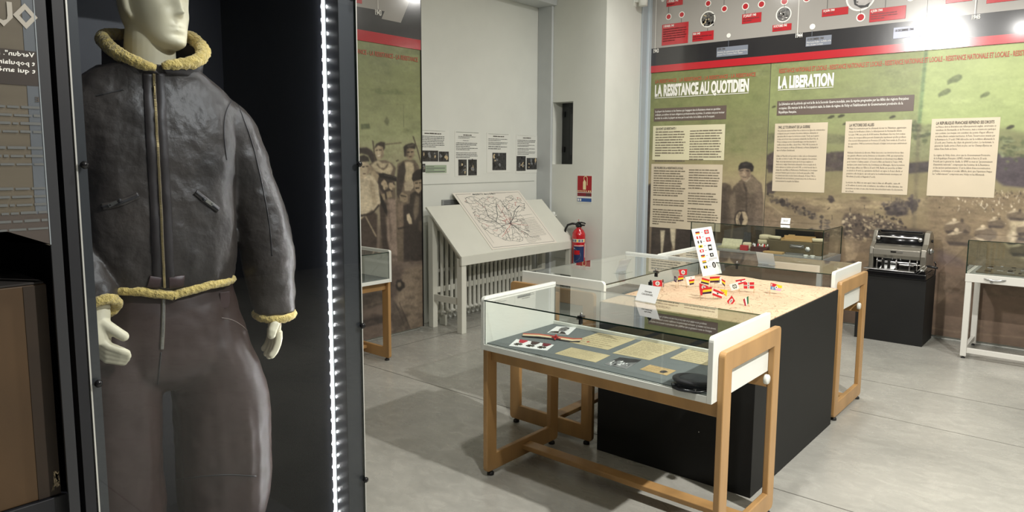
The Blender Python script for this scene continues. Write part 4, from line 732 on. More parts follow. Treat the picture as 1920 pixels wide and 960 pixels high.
mb=MB(); pv=[]
for i in range(13):
    a=R(205+i*10.5); pv.append((a,))
up_=[(.085*math.cos(a[0]),.092*math.sin(a[0]),.014) for a in pv]; dn=[(.10*math.cos(a[0])*1.05,.092*math.sin(a[0])-.038*math.sin((i)/12*math.pi),.004) for i,a in enumerate(pv)]
mb.loft([up_+[tuple(Vector(p)-Vector((0,0,.002))) for p in up_[::-1]],dn+[tuple(Vector(p)-Vector((0,0,.002))) for p in dn[::-1]]],mk('black_patent',rgb(22,23,25),.2)); mb.build('peak',t)
mb=MB()
for a in (225,300): mb.box((.094*math.cos(R(a))-.006,.102*math.sin(R(a))-.006,.004),(.094*math.cos(R(a))+.006,.102*math.sin(R(a))+.004,.018),CHROME)
mb.build('buckle',t,bevel=.001)
# ---------------------------------------------------------------- acrylic label stands on the glass tops
def label_stand(loc,rz,w_,h_,tilt,label,lines,zoff=0,back=False):
    t=thing('label_stand',label,'sign',loc,rz)
    M=Matrix.Rotation(R(-tilt),4,'X')
    mb=MB(); mb.box((-w_/2-.003,0,0),(w_/2+.003,.003,h_+.003),ACR,M); mb.box((-w_/2-.003,-.012,0),(w_/2+.003,.05,.003),ACR); mb.build('acrylic_holder',t)
    mb=MB(); mb.box((-w_/2,-.0012,.004),(w_/2,-.0002,h_),PAPER,M); cardo=mb.build('card',t)
    mb=MB()
    for (s_,wf,z,cap) in lines:
        o_=M@Vector((-w_*wf/2,-.0016,z)); put_text(mb,s_,o_,(1,0,0),M@Vector((0,0,1))-M@Vector((0,0,0)),w_*wf,cap,INK,bold=.02,res=2)
    if lines: mb.build('lettering',cardo)
    return t
ls=label_stand((-1.60,2.84,.8926),R(-8),.115,.085,28,'white name card with two printed lines standing on the nearest glass top',[('Georges',.36,.050,.008),('CAUSSANEL',.56,.036,.008)])
mb=MB(); mb.sphere((-.015,.060,.092),.0055,BLACKM); mb.box((-.024,.054,.072),(-.006,.062,.088),BLACKM); mb.box((-.017,.056,0),(-.013,.060,.076),BLACKM); mb.build('clip',ls)
label_stand((-2.15,3.52,.8926),R(90+180),.11,.085,25,'clear acrylic card stand seen from behind on the glass top left of the flag map',[])
label_stand((-1.62,4.40,.8926),R(172),.115,.085,25,'white card in an acrylic stand seen from behind, beyond the flag map',[])
# ---------------------------------------------------------------- black plinth and the relief map with flags
px0,px1,py0,py1,pz=-1.998,-1.158,3.074,4.289,.806
t=thing('map_plinth','large matt black plinth standing between three showcase tables, carrying the flag map','plinth',((px0+px1)/2,(py0+py1)/2,0))
mb=MB(); mb.box((px0,py0,.0),(px1,py1,pz),BLACK); at0(mb.build('plinth_body',t,bevel=.0015),t)
mb=MB(); 
for z in (.2,.34,.47,.56): mb.lathe([(.003,0),(.003,.002)],STEEL,8,at=(-1.42,py0-.0005,z+.05),ax=(0,-1,0))
at0(mb.build('screw_heads',t),t)
def sandmat():
    m=mk('sand_relief',rgb(206,182,148),.8); nt=m.node_tree; b=nt.nodes['Principled BSDF']
    tc=nt.nodes.new('ShaderNodeTexCoord'); n=nt.nodes.new('ShaderNodeTexNoise'); n.inputs['Scale'].default_value=5; n.inputs['Detail'].default_value=3; n.inputs['Distortion'].default_value=1.5
    nt.links.new(tc.outputs['Object'],n.inputs[0])
    # thin ink contour lines where the noise crosses even steps
    mu=nt.nodes.new('ShaderNodeMath'); mu.operation='MULTIPLY'; mu.inputs[1].default_value=14; fr=nt.nodes.new('ShaderNodeMath'); fr.operation='FRACT'
    nt.links.new(n.outputs[0],mu.inputs[0]); nt.links.new(mu.outputs[0],fr.inputs[0])
    r=nt.nodes.new('ShaderNodeValToRGB'); e=r.color_ramp.elements; e[0].position=0; e[0].color=(*rgb(134,104,84),1); e[1].position=.14; e[1].color=(*rgb(216,193,162),1)
    q_=e.new(.06); q_.color=(*rgb(168,138,110),1); nt.links.new(fr.outputs[0],r.inputs[0])
    n2=nt.nodes.new('ShaderNodeTexNoise'); n2.inputs['Scale'].default_value=3; nt.links.new(tc.outputs['Object'],n2.inputs[0])
    r2=nt.nodes.new('ShaderNodeValToRGB'); r2.color_ramp.elements[0].position=.35; r2.color_ramp.elements[1].position=.65; r2.color_ramp.elements[0].color=(.98,.88,.84,1); r2.color_ramp.elements[1].color=(1,1,.96,1); nt.links.new(n2.outputs[0],r2.inputs[0])
    x=nt.nodes.new('ShaderNodeMix'); x.data_type='RGBA'; x.blend_type='MULTIPLY'; x.inputs[0].default_value=1; nt.links.new(r.outputs[0],x.inputs[6]); nt.links.new(r2.outputs[0],x.inputs[7]); nt.links.new(x.outputs[2],b.inputs['Base Color']); return m
SAND=sandmat()
from mathutils import noise as MN
def relief(x,y):
    e=min(x-px0,px1-x,y-py0,py1-y); k=max(0,min(1,e/.05))
    return pz+.006+k*(.006+.010*MN.fractal(Vector((x*4,y*4,1.3)),1,2,4))
mb=MB(); nx_,ny_=84,120; vs=[];fs=[]
for j in range(ny_+1):
    for i in range(nx_+1):
        x=px0+.004+(px1-px0-.008)*i/nx_; y=py0+.004+(py1-py0-.008)*j/ny_; vs.append((x,y,relief(x,y)))
for j in range(ny_):
    for i in range(nx_): a=j*(nx_+1)+i; fs.append((a,a+1,a+nx_+2,a+nx_+1))
bd=[i for i in range(nx_+1)]+[j*(nx_+1)+nx_ for j in range(1,ny_+1)]+[ny_*(nx_+1)+i for i in range(nx_-1,-1,-1)]+[j*(nx_+1) for j in range(ny_-1,0,-1)]
nb=len(vs); vs+=[(vs[k][0],vs[k][1],pz) for k in bd]
for k in range(len(bd)): a,b_=bd[k],bd[(k+1)%len(bd)]; fs.append((a,nb+k,nb+(k+1)%len(bd),b_))
fs.append([nb+k for k in range(len(bd))][::-1])
mb.add(vs,fs,SAND,True); mo=mb.build('relief_map'); tag(mo,'sand coloured relief map with contour lines on top of the black plinth','map')
mm=[mo.data]; 
cc=Vector(((px0+px1)/2,(py0+py1)/2,pz)); mo.data.transform(Matrix.Translation(-cc)); mo.location=cc
# flags
FR_=mk('flag_red',rgb(204,34,44),.6); FY=mk('flag_yellow',rgb(246,212,40),.6); FP=mk('flag_dark_purple',rgb(62,34,62),.6); FW_=mk('flag_white',rgb(240,238,232),.6); FK=mk('flag_black',rgb(26,26,28),.6); FG=mk('flag_green',rgb(30,110,72),.6); FB=mk('flag_blue',rgb(104,146,190),.6); PK=mk('flag_pink',rgb(222,170,200),.6); TOOTH=mk('toothpick_wood',rgb(222,186,136),.6)
def hooked(cx,cy,s_,rot=45,asp=1.5):
    """the bent cross in its disc, as bars"""
    out=[]; w_=.16*s_
    bars=[(-w_/2,-s_/2,w_/2,s_/2),(-s_/2,-w_/2,s_/2,w_/2),(-w_/2,s_/2-w_,s_/2,s_/2),(-s_/2,-s_/2,w_/2,-s_/2+w_),(-s_/2,-w_/2,-s_/2+w_,s_/2),(s_/2-w_,-s_/2,s_/2,w_/2)]
    cr,sr=math.cos(R(rot)),math.sin(R(rot))
    for x0,y0,x1,y1 in bars: out.append([(cx+(x*cr-y*sr)/asp,cy+(x*sr+y*cr)) for x,y in ((x0,y0),(x1,y0),(x1,y1),(x0,y1))])
    return out
full=[(0,0),(1,0),(1,1),(0,1)]
band=lambda v0,v1,u0=0,u1=1:[(u0,v0),(u1,v0),(u1,v1),(u0,v1)]
def art(k):
    L=[]
    if k=='spain': L=[(band(0,.34),FR_),(band(.34,.68),FY),(band(.68,1),FP)]
    elif k=='spainw': L=[(full,FW_),(band(.38,.6,.3,1),FR_),(band(.6,.8,.3,1),FY),(band(.8,1,.3,1),FP),(circ(.6,.2,.05,.07),FR_)]
    elif k=='reich': L=[(full,FR_),(circ(.5,.5,.24,.36),FW_)]+[(b,FK) for b in hooked(.5,.5,.42)]
    elif k=='laurel': L=[(full,FW_),(circ(.42,.5,.16,.34),mk('laurel_green',rgb(58,78,62),.6)),(circ(.62,.5,.16,.34),mk('laurel_green',(0,0,0),.6)),(band(.2,.8,.49,.55),FW_),([(.36,.3),(.46,.5),(.38,.7),(.34,.5)],FW_),([(.68,.3),(.58,.5),(.66,.7),(.70,.5)],FW_)]
    elif k=='eagle': L=[(full,FW_),(band(.04,.36),FR_),(band(.66,.98),FR_),(circ(.5,.5,.07,.1),FK),([(.4,.36),(.5,.44),(.6,.36),(.56,.56),(.5,.62),(.44,.56)],FK)]
    elif k=='navy': L=[(full,FR_),(band(.42,.58),FW_),(band(.47,.53),FK),(band(0,1,.36,.56),FW_),(band(0,1,.43,.49),FK),(circ(.46,.5,.14,.22),FW_)]+[(b,FK) for b in hooked(.46,.5,.26)]
    elif k=='italy': L=[(band(0,1,0,.34),mk('flag_crimson',rgb(176,40,60),.6)),(band(0,1,.34,.66),FW_),(band(0,1,.66,1),FG)]
    elif k=='yellow': L=[(full,FY),([(0,.2),(.45,.55),(.9,1),(.3,.9),(0,.7)],FR_),(circ(.45,.75,.07,.1),FW_)]
    elif k=='multi': L=[(band(0,.5,0,.5),FR_),(band(.5,1,0,.5),FB),(band(0,.5,.5,1),FY),(band(.5,1,.5,1),PK),(circ(.52,.5,.14,.24),FW_),(circ(.52,.5,.05,.12),FK),(band(.1,.4,.06,.12),FW_),(band(.6,.9,.2,.26),FW_)]
    elif k=='dark': L=[(full,FP),(circ(.5,.5,.3,.3),PGREY)]
    elif k=='red': L=[(full,FR_)]
    elif k=='tri': L=[(full,mk('flag_brown',rgb(80,52,44),.6)),([(.3,.4),(.7,.4),(.6,1),(.4,1)],FW_)]
    return L
def flag(kind,quad,base,label,pole_left=True):
    B=onp(base[0],base[1],2,pz+.012); B.z=relief(B.x,B.y)-.001
    d=Vector((B.x,B.y,0)).normalized(); t=thing('paper_flag',label,'flag',B,0,'paper flags pinned in the relief map')
    P=[onpl(x,y,B,d)-B for x,y in quad]; n=-d*.0004
    mb=MB(); mb.prism(P,d*.0004,FW_)
    for i,(pts,mt) in enumerate(art(kind)):
        q_=[bil(P,u,v) for u,v in pts]; mb.poly([p+n*(1+i*.35) for p in q_],mt); mb.poly([p-n*(2+i*.35) for p in q_][::-1],mt)
    mb.build('paper',t)
    top=(P[0]+P[3])/2 if pole_left else (P[1]+P[2])/2
    e=P[0] if pole_left else P[1]
    mb=MB(); mb.tube([(0,0,-.004),e*1.03+d*.0012],.0011,TOOTH,6); mb.build('toothpick',t)
FL=[('reich',[(1224,526.5),(1241,525),(1242,537),(1224.5,537)],(1240.5,546),'red flag with a black bent cross, nearest the name card on the map',False),
('tri',[(1242,524),(1244,524),(1245,538),(1240.5,538)],(1243,546),'narrow brown and white flag turned edge on beside the name card',True),
('dark',[(1264,517),(1268.5,519),(1268.5,530),(1263.5,527)],(1267,541),'small purple flag turned sideways at the left edge of the map',False),
('reich',[(1272,505.5),(1288.5,504.5),(1288,515.5),(1275,516.5)],(1276,530),'red flag with a black bent cross, tallest at the back left of the map',True),
('spain',[(1272,517.5),(1282,517),(1281,526),(1270.5,528.5)],(1271,540),'red, yellow and purple striped flag below the back left red flag',True),
('spainw',[(1284.5,519.5),(1303,517),(1301,533),(1290,535)],(1288,540),'white flag with red, yellow and purple stripes, left of the flag cluster',True),
('spain',[(1316.5,520.5),(1331,524.5),(1328.5,534),(1314,530.5)],(1315,541),'tilted red, yellow and purple flag at the upper left of the flag cluster',True),
('spain',[(1331,519),(1350,518),(1348,529),(1331.5,530)],(1332,541),'red, yellow and black striped flag at the back of the cluster, partly covered',True),
('laurel',[(1338,520.5),(1353,519.5),(1353,532.5),(1340,532)],(1341,541),'white flag with a green wreath emblem at the back of the flag cluster',True),
('spain',[(1352.5,522.5),(1360,526.5),(1359,537.5),(1354,532)],(1358.5,542),'narrow striped flag turned away, right of the wreath flag in the cluster',False),
('reich',[(1311.5,531),(1328,536.5),(1327,545),(1311,543)],(1313,556),'dark red flag with a black bent cross at the left of the front cluster',True),
('red',[(1311,536.5),(1318,542),(1317,553.5),(1313.5,554)],(1314,560),'folded plain red flag at the left foot of the front cluster',True),
('spain',[(1318,540),(1335,537.5),(1334,550),(1317,552)],(1324,560),'red, yellow and purple flag in the front of the cluster',True),
('eagle',[(1338,540.5),(1356,548),(1353,560),(1335.5,553.5)],(1337,562),'red and white banded flag with a black emblem in the front cluster',True),
('yellow',[(1350,542),(1364,544),(1362.5,556),(1355,551)],(1345,562),'yellow and red flag at the right end of the front cluster',True),
('laurel',[(1367,533.5),(1383,529),(1386.5,541),(1372,545)],(1387,547.5),'white flag with a green wreath emblem standing apart right of the cluster',False),
('eagle',[(1378.5,525),(1397,522),(1398.5,530),(1384,534.5)],(1388,543),'red and white banded flag with a black emblem, behind the right wreath flag',True),
('navy',[(1394,529.5),(1414,529),(1414,541),(1394.5,541)],(1413.5,548),'red naval flag with a white and black cross, right of the banded flag',False),
('multi',[(1445.5,530),(1467,536),(1463.5,546),(1444.5,542.5)],(1443,551),'small multicoloured flag of red, yellow, blue and pink standing alone at right',True),
('reich',[(1372,554),(1378.5,564),(1369,575),(1363,565)],(1379.5,572),'red diamond shaped flag with a black bent cross at the front edge of the map',False),
('italy',[(1393,561.5),(1403.5,555),(1403.5,569),(1397,575)],(1404,575),'crimson, white and green flag at the front edge of the map',False)]
for f in FL: flag(*f)
# legend board
b0=onp(1318,518.5,2,pz+.012); b1=onp(1353.5,512.5,2,pz+.012); 
dirv=(b1-b0); dirv.z=0; wid=dirv.length; dirv.normalize(); 
t=thing('legend_board','white legend card with two columns of small flags leaning on its stand on the map','sign',b0)
# top corners lie on the plane leaning back from the lower edge
nrm=Vector((-dirv.y,dirv.x,0)); lean=(Vector((0,0,1))*math.cos(R(16))+nrm*math.sin(R(16)))
pn=dirv.cross(lean)
TLp=onpl(1296.5,429.5,b0,pn)-b0; TRp=onpl(1334,424.5,b0,pn)-b0; BRp=b1-b0
P=[TLp,TRp,BRp,Vector((0,0,0))]; pn=(-pn if pn.dot(Vector((b0.x,b0.y,0)))>0 else pn)
mb=MB(); mb.prism(P,-pn*.002,PAPER); card_=mb.build('card',t,bevel=.0004)
mb=MB(); rd=random.Random(3)
Lft=[('g',.07),('r',.165),('b',.26),('y',.355),('o',.45),('k',.56),('s',.68),('be',.79)]
for k,v in Lft:
    x0,x1,h=.14,.34,.055; r0=[(x0,v),(x1,v),(x1,v+h),(x0,v+h)]
    A={'g':[(0,.33,FK),(.33,.66,FR_),(.66,1,FY)],'r':[(0,1,FR_)],'b':[(0,1,FW_)],'y':[(0,1,FY)],'o':[(0,1,FR_)],'k':[(0,.5,FK),(.5,1,FY)],'s':[(0,.3,FR_),(.3,.66,FY),(.66,1,FK)],'be':[(0,1,FK)]}[k]
    for a,b_,mt in A: mb.poly([bil(P,u,vv)+pn*.0008 for u,vv in band(v+h*a,v+h*b_,x0,x1)],mt)
    if k=='r': mb.poly([bil(P,u,vv)+pn*.0012 for u,vv in band(v,v+h,x0+.07,x1-.07)],FW_)
    if k=='b': 
        mb.poly([bil(P,u,vv)+pn*.0012 for u,vv in band(v,v+h,x0,x0+.06)],FK); mb.poly([bil(P,u,vv)+pn*.0012 for u,vv in band(v,v+h,x1-.06,x1)],FK)
    if k in 'yko': mb.poly([bil(P,u,vv)+pn*.0012 for u,vv in circ((x0+x1)/2,v+h/2,.05,.018)],FK if k=='y' else (FW_ if k=='o' else FR_))
    if k=='be': mb.poly([bil(P,u,vv)+pn*.0012 for u,vv in band(v,v+h,x0+.07,x1-.07)],FY)
    mb.poly([bil(P,u,vv)+pn*.0008 for u,vv in band(v+h*.4,v+h*.55,x1+.06,x1+.16)],PGREY)
for k,v,h in (('reich',.055,.085),('reich',.215,.09),('w',.37,.12),('bk',.55,.075)):
    x0,x1=.58,.80
    if k=='reich':
        mb.poly([bil(P,u,vv)+pn*.0008 for u,vv in band(v,v+h,x0,x1)],FR_); mb.poly([bil(P,u,vv)+pn*.0012 for u,vv in circ((x0+x1)/2,v+h/2,.06,.026)],FW_)
        for bb in hooked(.5,.5,.6,45,1): mb.poly([bil(P,x0+(x1-x0)*(.5+(u-.5)*.6),v+h*(.5+(vv-.5)*.7))+pn*.0016 for u,vv in bb],FK)
    else: mb.poly([bil(P,u,vv)+pn*.0008 for u,vv in band(v,v+h,x0+.02,x1-.02)],FK); mb.poly([bil(P,u,vv)+pn*.0012 for u,vv in (circ(.69,v+h/2,.035,.02) if k=='bk' else band(v+.035,v+h-.035,.63,.75))],FW_)
mb.poly([bil(P,u,v)+pn*.0008 for u,v in circ(.69,.80,.09,.062)],FK); mb.poly([bil(P,u,v)+pn*.0012 for u,v in [(.67,.76),(.72,.78),(.69,.85),(.66,.83)]],FW_)
word_rows(mb,bil(P,.5,.66)+pn*.0008,(P[1]-P[0]),(P[0]-P[3]),(P[1]-P[0]).length*.42,3,.006,.0022,PGREY,seed=5)
mb.build('flag_key',card_)
mb=MB(); foot_=bil(P,.0,.2)+nrm*.10; 
pT=bil(P,.12,.12); pT2=bil(P,.88,.12); ft=Vector((pT.x,pT.y,.0))+nrm*.03; ft2=Vector((pT2.x,pT2.y,0))+nrm*.03
mb.prism([pT+nrm*.004,pT2+nrm*.004,ft2,ft],nrm*.003,ACR); mb.build('acrylic_easel',t)
# ---------------------------------------------------------------- sloping map desk, radiator, notices
DESKW=mk('desk_white_paint',rgb(216,216,204),.45,var=.02)
DY0,DY1=4.376,6.08; A_=(-4.725,1.112); B_=(-4.285,.695)
sl=Vector((B_[0]-A_[0],0,B_[1]-A_[1])).normalized(); sn=Vector((-sl.z,0,sl.x)); sn=sn if sn.z>0 else -sn
t=thing('map_desk','white painted sloping desk on square legs in front of the radiator, holding a road map','desk',(-4.5,5.2,0))
def part(mb,name,bev=0): return at0(mb.build(name,t,bevel=bev),t)
mb=MB(); a=Vector((A_[0],DY0,A_[1])); b=Vector((B_[0],DY0,B_[1])); mb.prism([a,b,b-sn*.02,a-sn*.02],(0,DY1-DY0,0),DESKW); part(mb,'sloping_top',.003)
mb=MB(); mb.box((-4.300,DY0+.001,.612),(-4.278,DY1,.694),DESKW); part(mb,'front_apron',.003)
for y in (DY0+.012,DY1-.07):
    mb=MB(); mb.box((-4.348,y,0),(-4.288,y+.058,.672),DESKW); part(mb,'leg',.003)
    mb=MB(); mb.box((-4.715,y,0),(-4.655,y+.058,1.020),DESKW); part(mb,'leg',.003)
    mb=MB(); mb.box((-4.655,y+.01,.253),(-4.348,y+.03,.312),DESKW); part(mb,'side_rail',.002)
    mb=MB(); c=Vector((A_[0]+.05,y+.008,A_[1]-.045)); d=Vector((B_[0]-.02,y+.008,B_[1]-.005)); c=Vector((A_[0]+.07,y+.008,A_[1]-.082)); d=Vector((B_[0]-.03,y+.008,B_[1]+.0025-.002))
    mb.prism([c+Vector((0,0,0)),d,d+Vector((0,0,-.045)),c+Vector((0,0,-.045))],(0,.024,0),DESKW); part(mb,'side_rail',.002)
mb=MB(); mb.box((-4.678,DY0+.07,.32),(-4.655,DY1-.07,.372),DESKW); part(mb,'rear_rail',.002)
# the road map lying on the slope
def ondesk(x,y,l=.004): return onpl(x,y,(A_[0]+sn.x*l,0,A_[1]+sn.z*l),(sn.x,0,sn.z))
MP=[ondesk(*p) for p in ((848,362),(973,357),(1045,455),(923,468))]
tm=thing('road_map','large printed road map with black, red and green lines lying on the sloping white desk','map',sum(MP,Vector())/4)
MC=tm.location.copy(); PM=[p-MC for p in MP]
MAPP=mk('map_paper',rgb(228,222,210),.6,var=.02,vs=3)
mb=MB(); mb.prism(PM,-sn*.003,MAPP); sheet=mb.build('sheet',tm)
def mseg(mb,u0,v0,u1,v1,w_,mat,l=.0008):
    a=bil(PM,u0,v0); b=bil(PM,u1,v1); d=(b-a); 
    if d.length<1e-5: return
    n=d.cross(sn).normalized()*w_/2; mb.poly([a-n+sn*l,b-n+sn*l,b+n+sn*l,a+n+sn*l],mat)
MRD=mk('map_road_red',rgb(178,70,66),.6); MGR=mk('map_road_green',rgb(70,110,92),.6); MBK=mk('map_road_black',rgb(84,90,88),.6); MLT=mk('map_thin_grey',rgb(130,130,126),.6)
mb=MB()
for (u0,v0,u1,v1) in ((.03,.03,.24,.03),(.60,.03,.97,.03),(.03,.03,.03,.97),(.03,.97,.97,.97),(.97,.03,.97,.97)): mseg(mb,u0,v0,u1,v1,.004,MLT)
for (u0,v0,u1,v1) in ((.12,.09,.12,.30),(.12,.33,.08,.55),(.08,.9,.08,.6),(.62,.48,.93,.46),(.64,.54,.93,.52)): mseg(mb,u0,v0,u1,v1,.003,MLT)
mb.build('border_lines',sheet)
rd=random.Random(11); N=[]
def inside(u,v): return ((u-.42)/.36)**2+((v-.50)/.42)**2<1 or (((u-.80)/.15)**2+((v-.24)/.16)**2<1) or (((u-.2)/.12)**2+((v-.16)/.09)**2<1)
while len(N)<330:
    u,v=rd.random(),rd.random()
    if inside(u,v) and all((u-a)**2+((v-b)*.8)**2>.00085 for a,b in N): N.append((u,v))
    elif rd.random()<.0002: break
mb=MB(); mr=MB(); done=set()
for i,(u,v) in enumerate(N):
    ne=sorted(range(len(N)),key=lambda k:(N[k][0]-u)**2+(N[k][1]-v)**2)[1:4]
    for k in ne[:2+(i%2)]:
        if (k,i) in done: continue
        done.add((i,k)); u1,v1=N[k]; um,vm=(u+u1)/2+rd.uniform(-.012,.012),(v+v1)/2+rd.uniform(-.012,.012)
        w_=.0046 if i%6==0 else .0026; near=math.hypot(u-.5,v-.55)<.12 and i%3==0; mt=MRD if (i%11==0 or near) else MBK; tgt=mr if mt is MRD else mb
        mseg(tgt,u,v,um,vm,w_,mt); mseg(tgt,um,vm,u1,v1,w_,mt)
hub=(.5,.6)
for k in range(14):
    a=2*math.pi*k/14+.2; p=hub
    for s_ in range(5):
        qn=(p[0]+math.cos(a)*.065+rd.uniform(-.01,.01),p[1]+math.sin(a)*.07+rd.uniform(-.01,.01))
        if not inside(*qn): break
        mseg(mr if k%5==0 else mb,*p,*qn,.0038,MRD if k%5==0 else MBK,.001); p=qn
for path in ([(.10,.46),(.2,.52),(.32,.54),(.40,.44),(.46,.30),(.52,.2)],[(.24,.12),(.30,.3),(.26,.45),(.32,.55),(.38,.7),(.33,.88)],[(.5,.6),(.6,.5),(.72,.36),(.82,.3),(.9,.34)],[(.5,.6),(.58,.72),(.66,.86)],[(.6,.16),(.6,.3),(.62,.42),(.5,.6)]):
    for a,b in zip(path,path[1:]): mseg(mb,*a,*b,.0058,MBK,.0012)
mb.build('black_roads',sheet); mr.build('red_roads',sheet)
mb=MB(); eh=(PM[1]-PM[0]).normalized(); evv=(PM[0]-PM[3]).normalized()
put_text(mb,'MAQUIS F.T.P. dans le QUERCY',bil(PM,.26,.055)+sn*.001,eh,evv,(PM[1]-PM[0]).length*.34,.020,MBK,bold=.03)
for (u,v,wd,rows,pt) in ((.66,.56,.27,15,.0165),(.56,.86,.24,5,.0165),(.62,.035,.3,1,.01)): word_rows(mb,bil(PM,u,v)+sn*.001,eh,evv,wd*(PM[1]-PM[0]).length,rows,pt,.004,MLT,seed=int(u*99),gap=.5)
word_rows(mb,bil(PM,.34,.12)+sn*.001,eh,evv,.28*(PM[1]-PM[0]).length,1,.01,.006,MLT,seed=4,gap=1.2); mb.build('map_lettering',sheet)
# radiator
RADW=mk('radiator_paint',rgb(206,206,196),.4)
t=thing('cast_iron_radiator','old white column radiator standing behind and under the sloping map desk','radiator',(-4.66,5.15,0))
sec=None; y=4.50; n=0
while y<5.86:
    if sec is None:
        mb=MB()
        for x in (-.06,.0,.06):
            mb.tube([(x,0,.10),(x*1.0,0,.125),(x,0,.5),(x,0,.90),(x,0,.925)],[.010,.019,.0165,.019,.010],RADW,10)
        mb.tube([(-.10,0,.135),(0,0,.130),(.10,0,.135)],[.012,.02,.012],RADW,10); mb.tube([(-.10,0,.89),(0,0,.90),(.10,0,.89)],[.012,.02,.012],RADW,10)
        mb.box((-.022,-.022,.50),(.022,.022,.53),RADW)
        sec=mb.build('radiator_column',t); o=sec
    else: o=sec.copy(); C.objects.link(o)
    o.location=(-.055,y-5.15,0); y+=.062; n+=1
for yy in (4.53,5.80):
    mb=MB(); mb.box((-.05,yy-5.15-.012,0),(.03,yy-5.15+.012,.10),RADW); mb.build('foot',t,bevel=.004)
mb=MB(); mb.tube([(-.06,.68,.14),(-.06,.80,.14),(-.06,.80,.05),(-.06,.80,.0)],.011,RADW,10); mb.tube([(-.06,.68,.90),(-.06,.86,.90),(-.06,.86,.02)],.011,RADW,10); mb.build('pipe',t)
t=thing('thermostat_valve','small white radiator valve on the pier beside the top of the map desk','valve',(-4.60,YP-.05,.93))
mb=MB(); mb.tube([(0,0,-.06),(0,0,0),(.0,.05,0)],.010,WHITE,10); mb.lathe([(.018,0),(.022,.01),(.022,.035),(.016,.045)],WHITE,16,at=(0,0,.0)); mb.build('valve_body',t)
t=thing('wall_vent','small grey slotted vent on the back wall above the left end of the desk','vent',(XB+.01,4.83,1.12))
mb=MB(); mb.box((-.01,-.14,-.035),(.004,.14,.035),mk('vent_grey',rgb(150,152,150),.5)); mb.build('frame',t,bevel=.002)
mb=MB(); 
for k in range(4): mb.box((.003,-.12,-.028+k*.015),(.0055,.12,-.020+k*.015),mk('vent_dark',rgb(92,94,94),.5))
mb.build('slats',t)
# four notices on the back wall
WB=Wall(0,XB,(0,1,0),(1,0,0)); DGR=mk('bar_dark_green',rgb(52,72,56),.5); TXG=mk('text_grey',rgb(96,98,96),.6); PHD=mk('photo_dark',rgb(58,58,58),.4,var=.7,vs=45,det=6); LGR=mk('box_pale_green',rgb(162,178,152),.5)
SHEET=mk('notice_paper',rgb(226,227,219),.55)
def z8(x,y): return (780+x/6.858,240+y/6.858)
def notice(label,sheet_,bar,title,paras,photos,extra=None):
    qd=WB.rect(z8(*sheet_[0]),z8(*sheet_[1]),.0025); c=sum(qd,Vector())/4; t=thing('wall_notice',label,'poster',c,0,'notices on the back wall')
    mb=MB(); mb.prism(qd,(-.002,0,0),SHEET); at0(mb.build('sheet',t),t)
    mb=MB(); r=WB.rect(z8(bar[0],bar[1]),z8(bar[2],bar[3]),.004); mb.prism(r,(-.0008,0,0),DGR)
    a=WB.p(*z8(title[0],title[1]),.004); b=WB.p(*z8(title[2],title[1]),.004); word_rows(mb,a,(0,1,0),(0,0,1),(b-a).y,1,.01,.010,INK,seed=int(title[0]),last=1)
    for (x0,y0,x1,rows,pitch) in paras:
        a=WB.p(*z8(x0,y0),.004); b=WB.p(*z8(x1,y0),.004); zp=a.z-WB.p(*z8(x0,y0+pitch),.004).z; word_rows(mb,a,(0,1,0),(0,0,1),(b-a).y,rows,zp,zp*.42,TXG,seed=y0,gap=.3,last=.6)
    at0(mb.build('print',t),t)
    mb=MB()
    for i,(x0,y0,x1,y1) in enumerate(photos):
        mb.prism(WB.rect(z8(x0,y0),z8(x1,y1),.005),(-.0015,0,0),PHD); rd=random.Random(x0)
        for k in range(10): WB.poly(mb,blob(*z8(rd.uniform(x0+15,x1-15),rd.uniform(y0+20,y1-30)),rd.uniform(1,2.6),rd.uniform(1.5,5),k,9,.3),[BLK,PGREY,L1,BLK][k%4],.0053+k*.00003)
    at0(mb.build('photographs',t),t)
    if extra:
        mb=MB(); mb.prism(WB.rect(z8(*extra[:2]),z8(*extra[2:]),.005),(-.001,0,0),LGR)
        for k in range(4): mb.prism(WB.rect(z8(extra[0]+6,extra[1]+14+k*22),z8(extra[0]+110+k%2*140,extra[1]+20+k*22),.0056),(-.0003,0,0),TXG)
        at0(mb.build('green_box',t),t)
notice('white notice farthest left, with two group photographs and a pale green box',((40,14),(425,590)),(60,27,372,43),(105,74,320),[(66,108,372,7,22.5)],[(60,288,282,430),(290,302,418,432),(60,460,115,568)],(118,478,388,575))
notice('second white notice from the left, with two dark upright photographs side by side',((495,36),(820,620)),(512,49,802,66),(605,96,712),[(540,112,775,2,18),(600,165,720,1,20),(512,195,802,3,22),(512,262,802,2,20),(512,322,802,4,20)],[(542,405,648,607),(668,405,778,607)])
notice('third white notice from the left, with one blurred edged photograph of people',((908,62),(1205,570)),(927,73,1187,87),(988,112,1128),[(927,142,1187,2,18),(927,186,1187,3,15),(927,244,1187,2,26)],[(980,318,1155,540)])
notice('rightmost white notice, with two photographs of standing rows of men',((1284,84),(1560,575)),(1302,95,1542,106),(1372,132,1475),[(1302,160,1542,3,20),(1302,222,1540,2,16),(1302,268,1542,2,18),(1302,308,1540,3,16)],[(1290,360,1405,550),(1420,385,1548,532)])
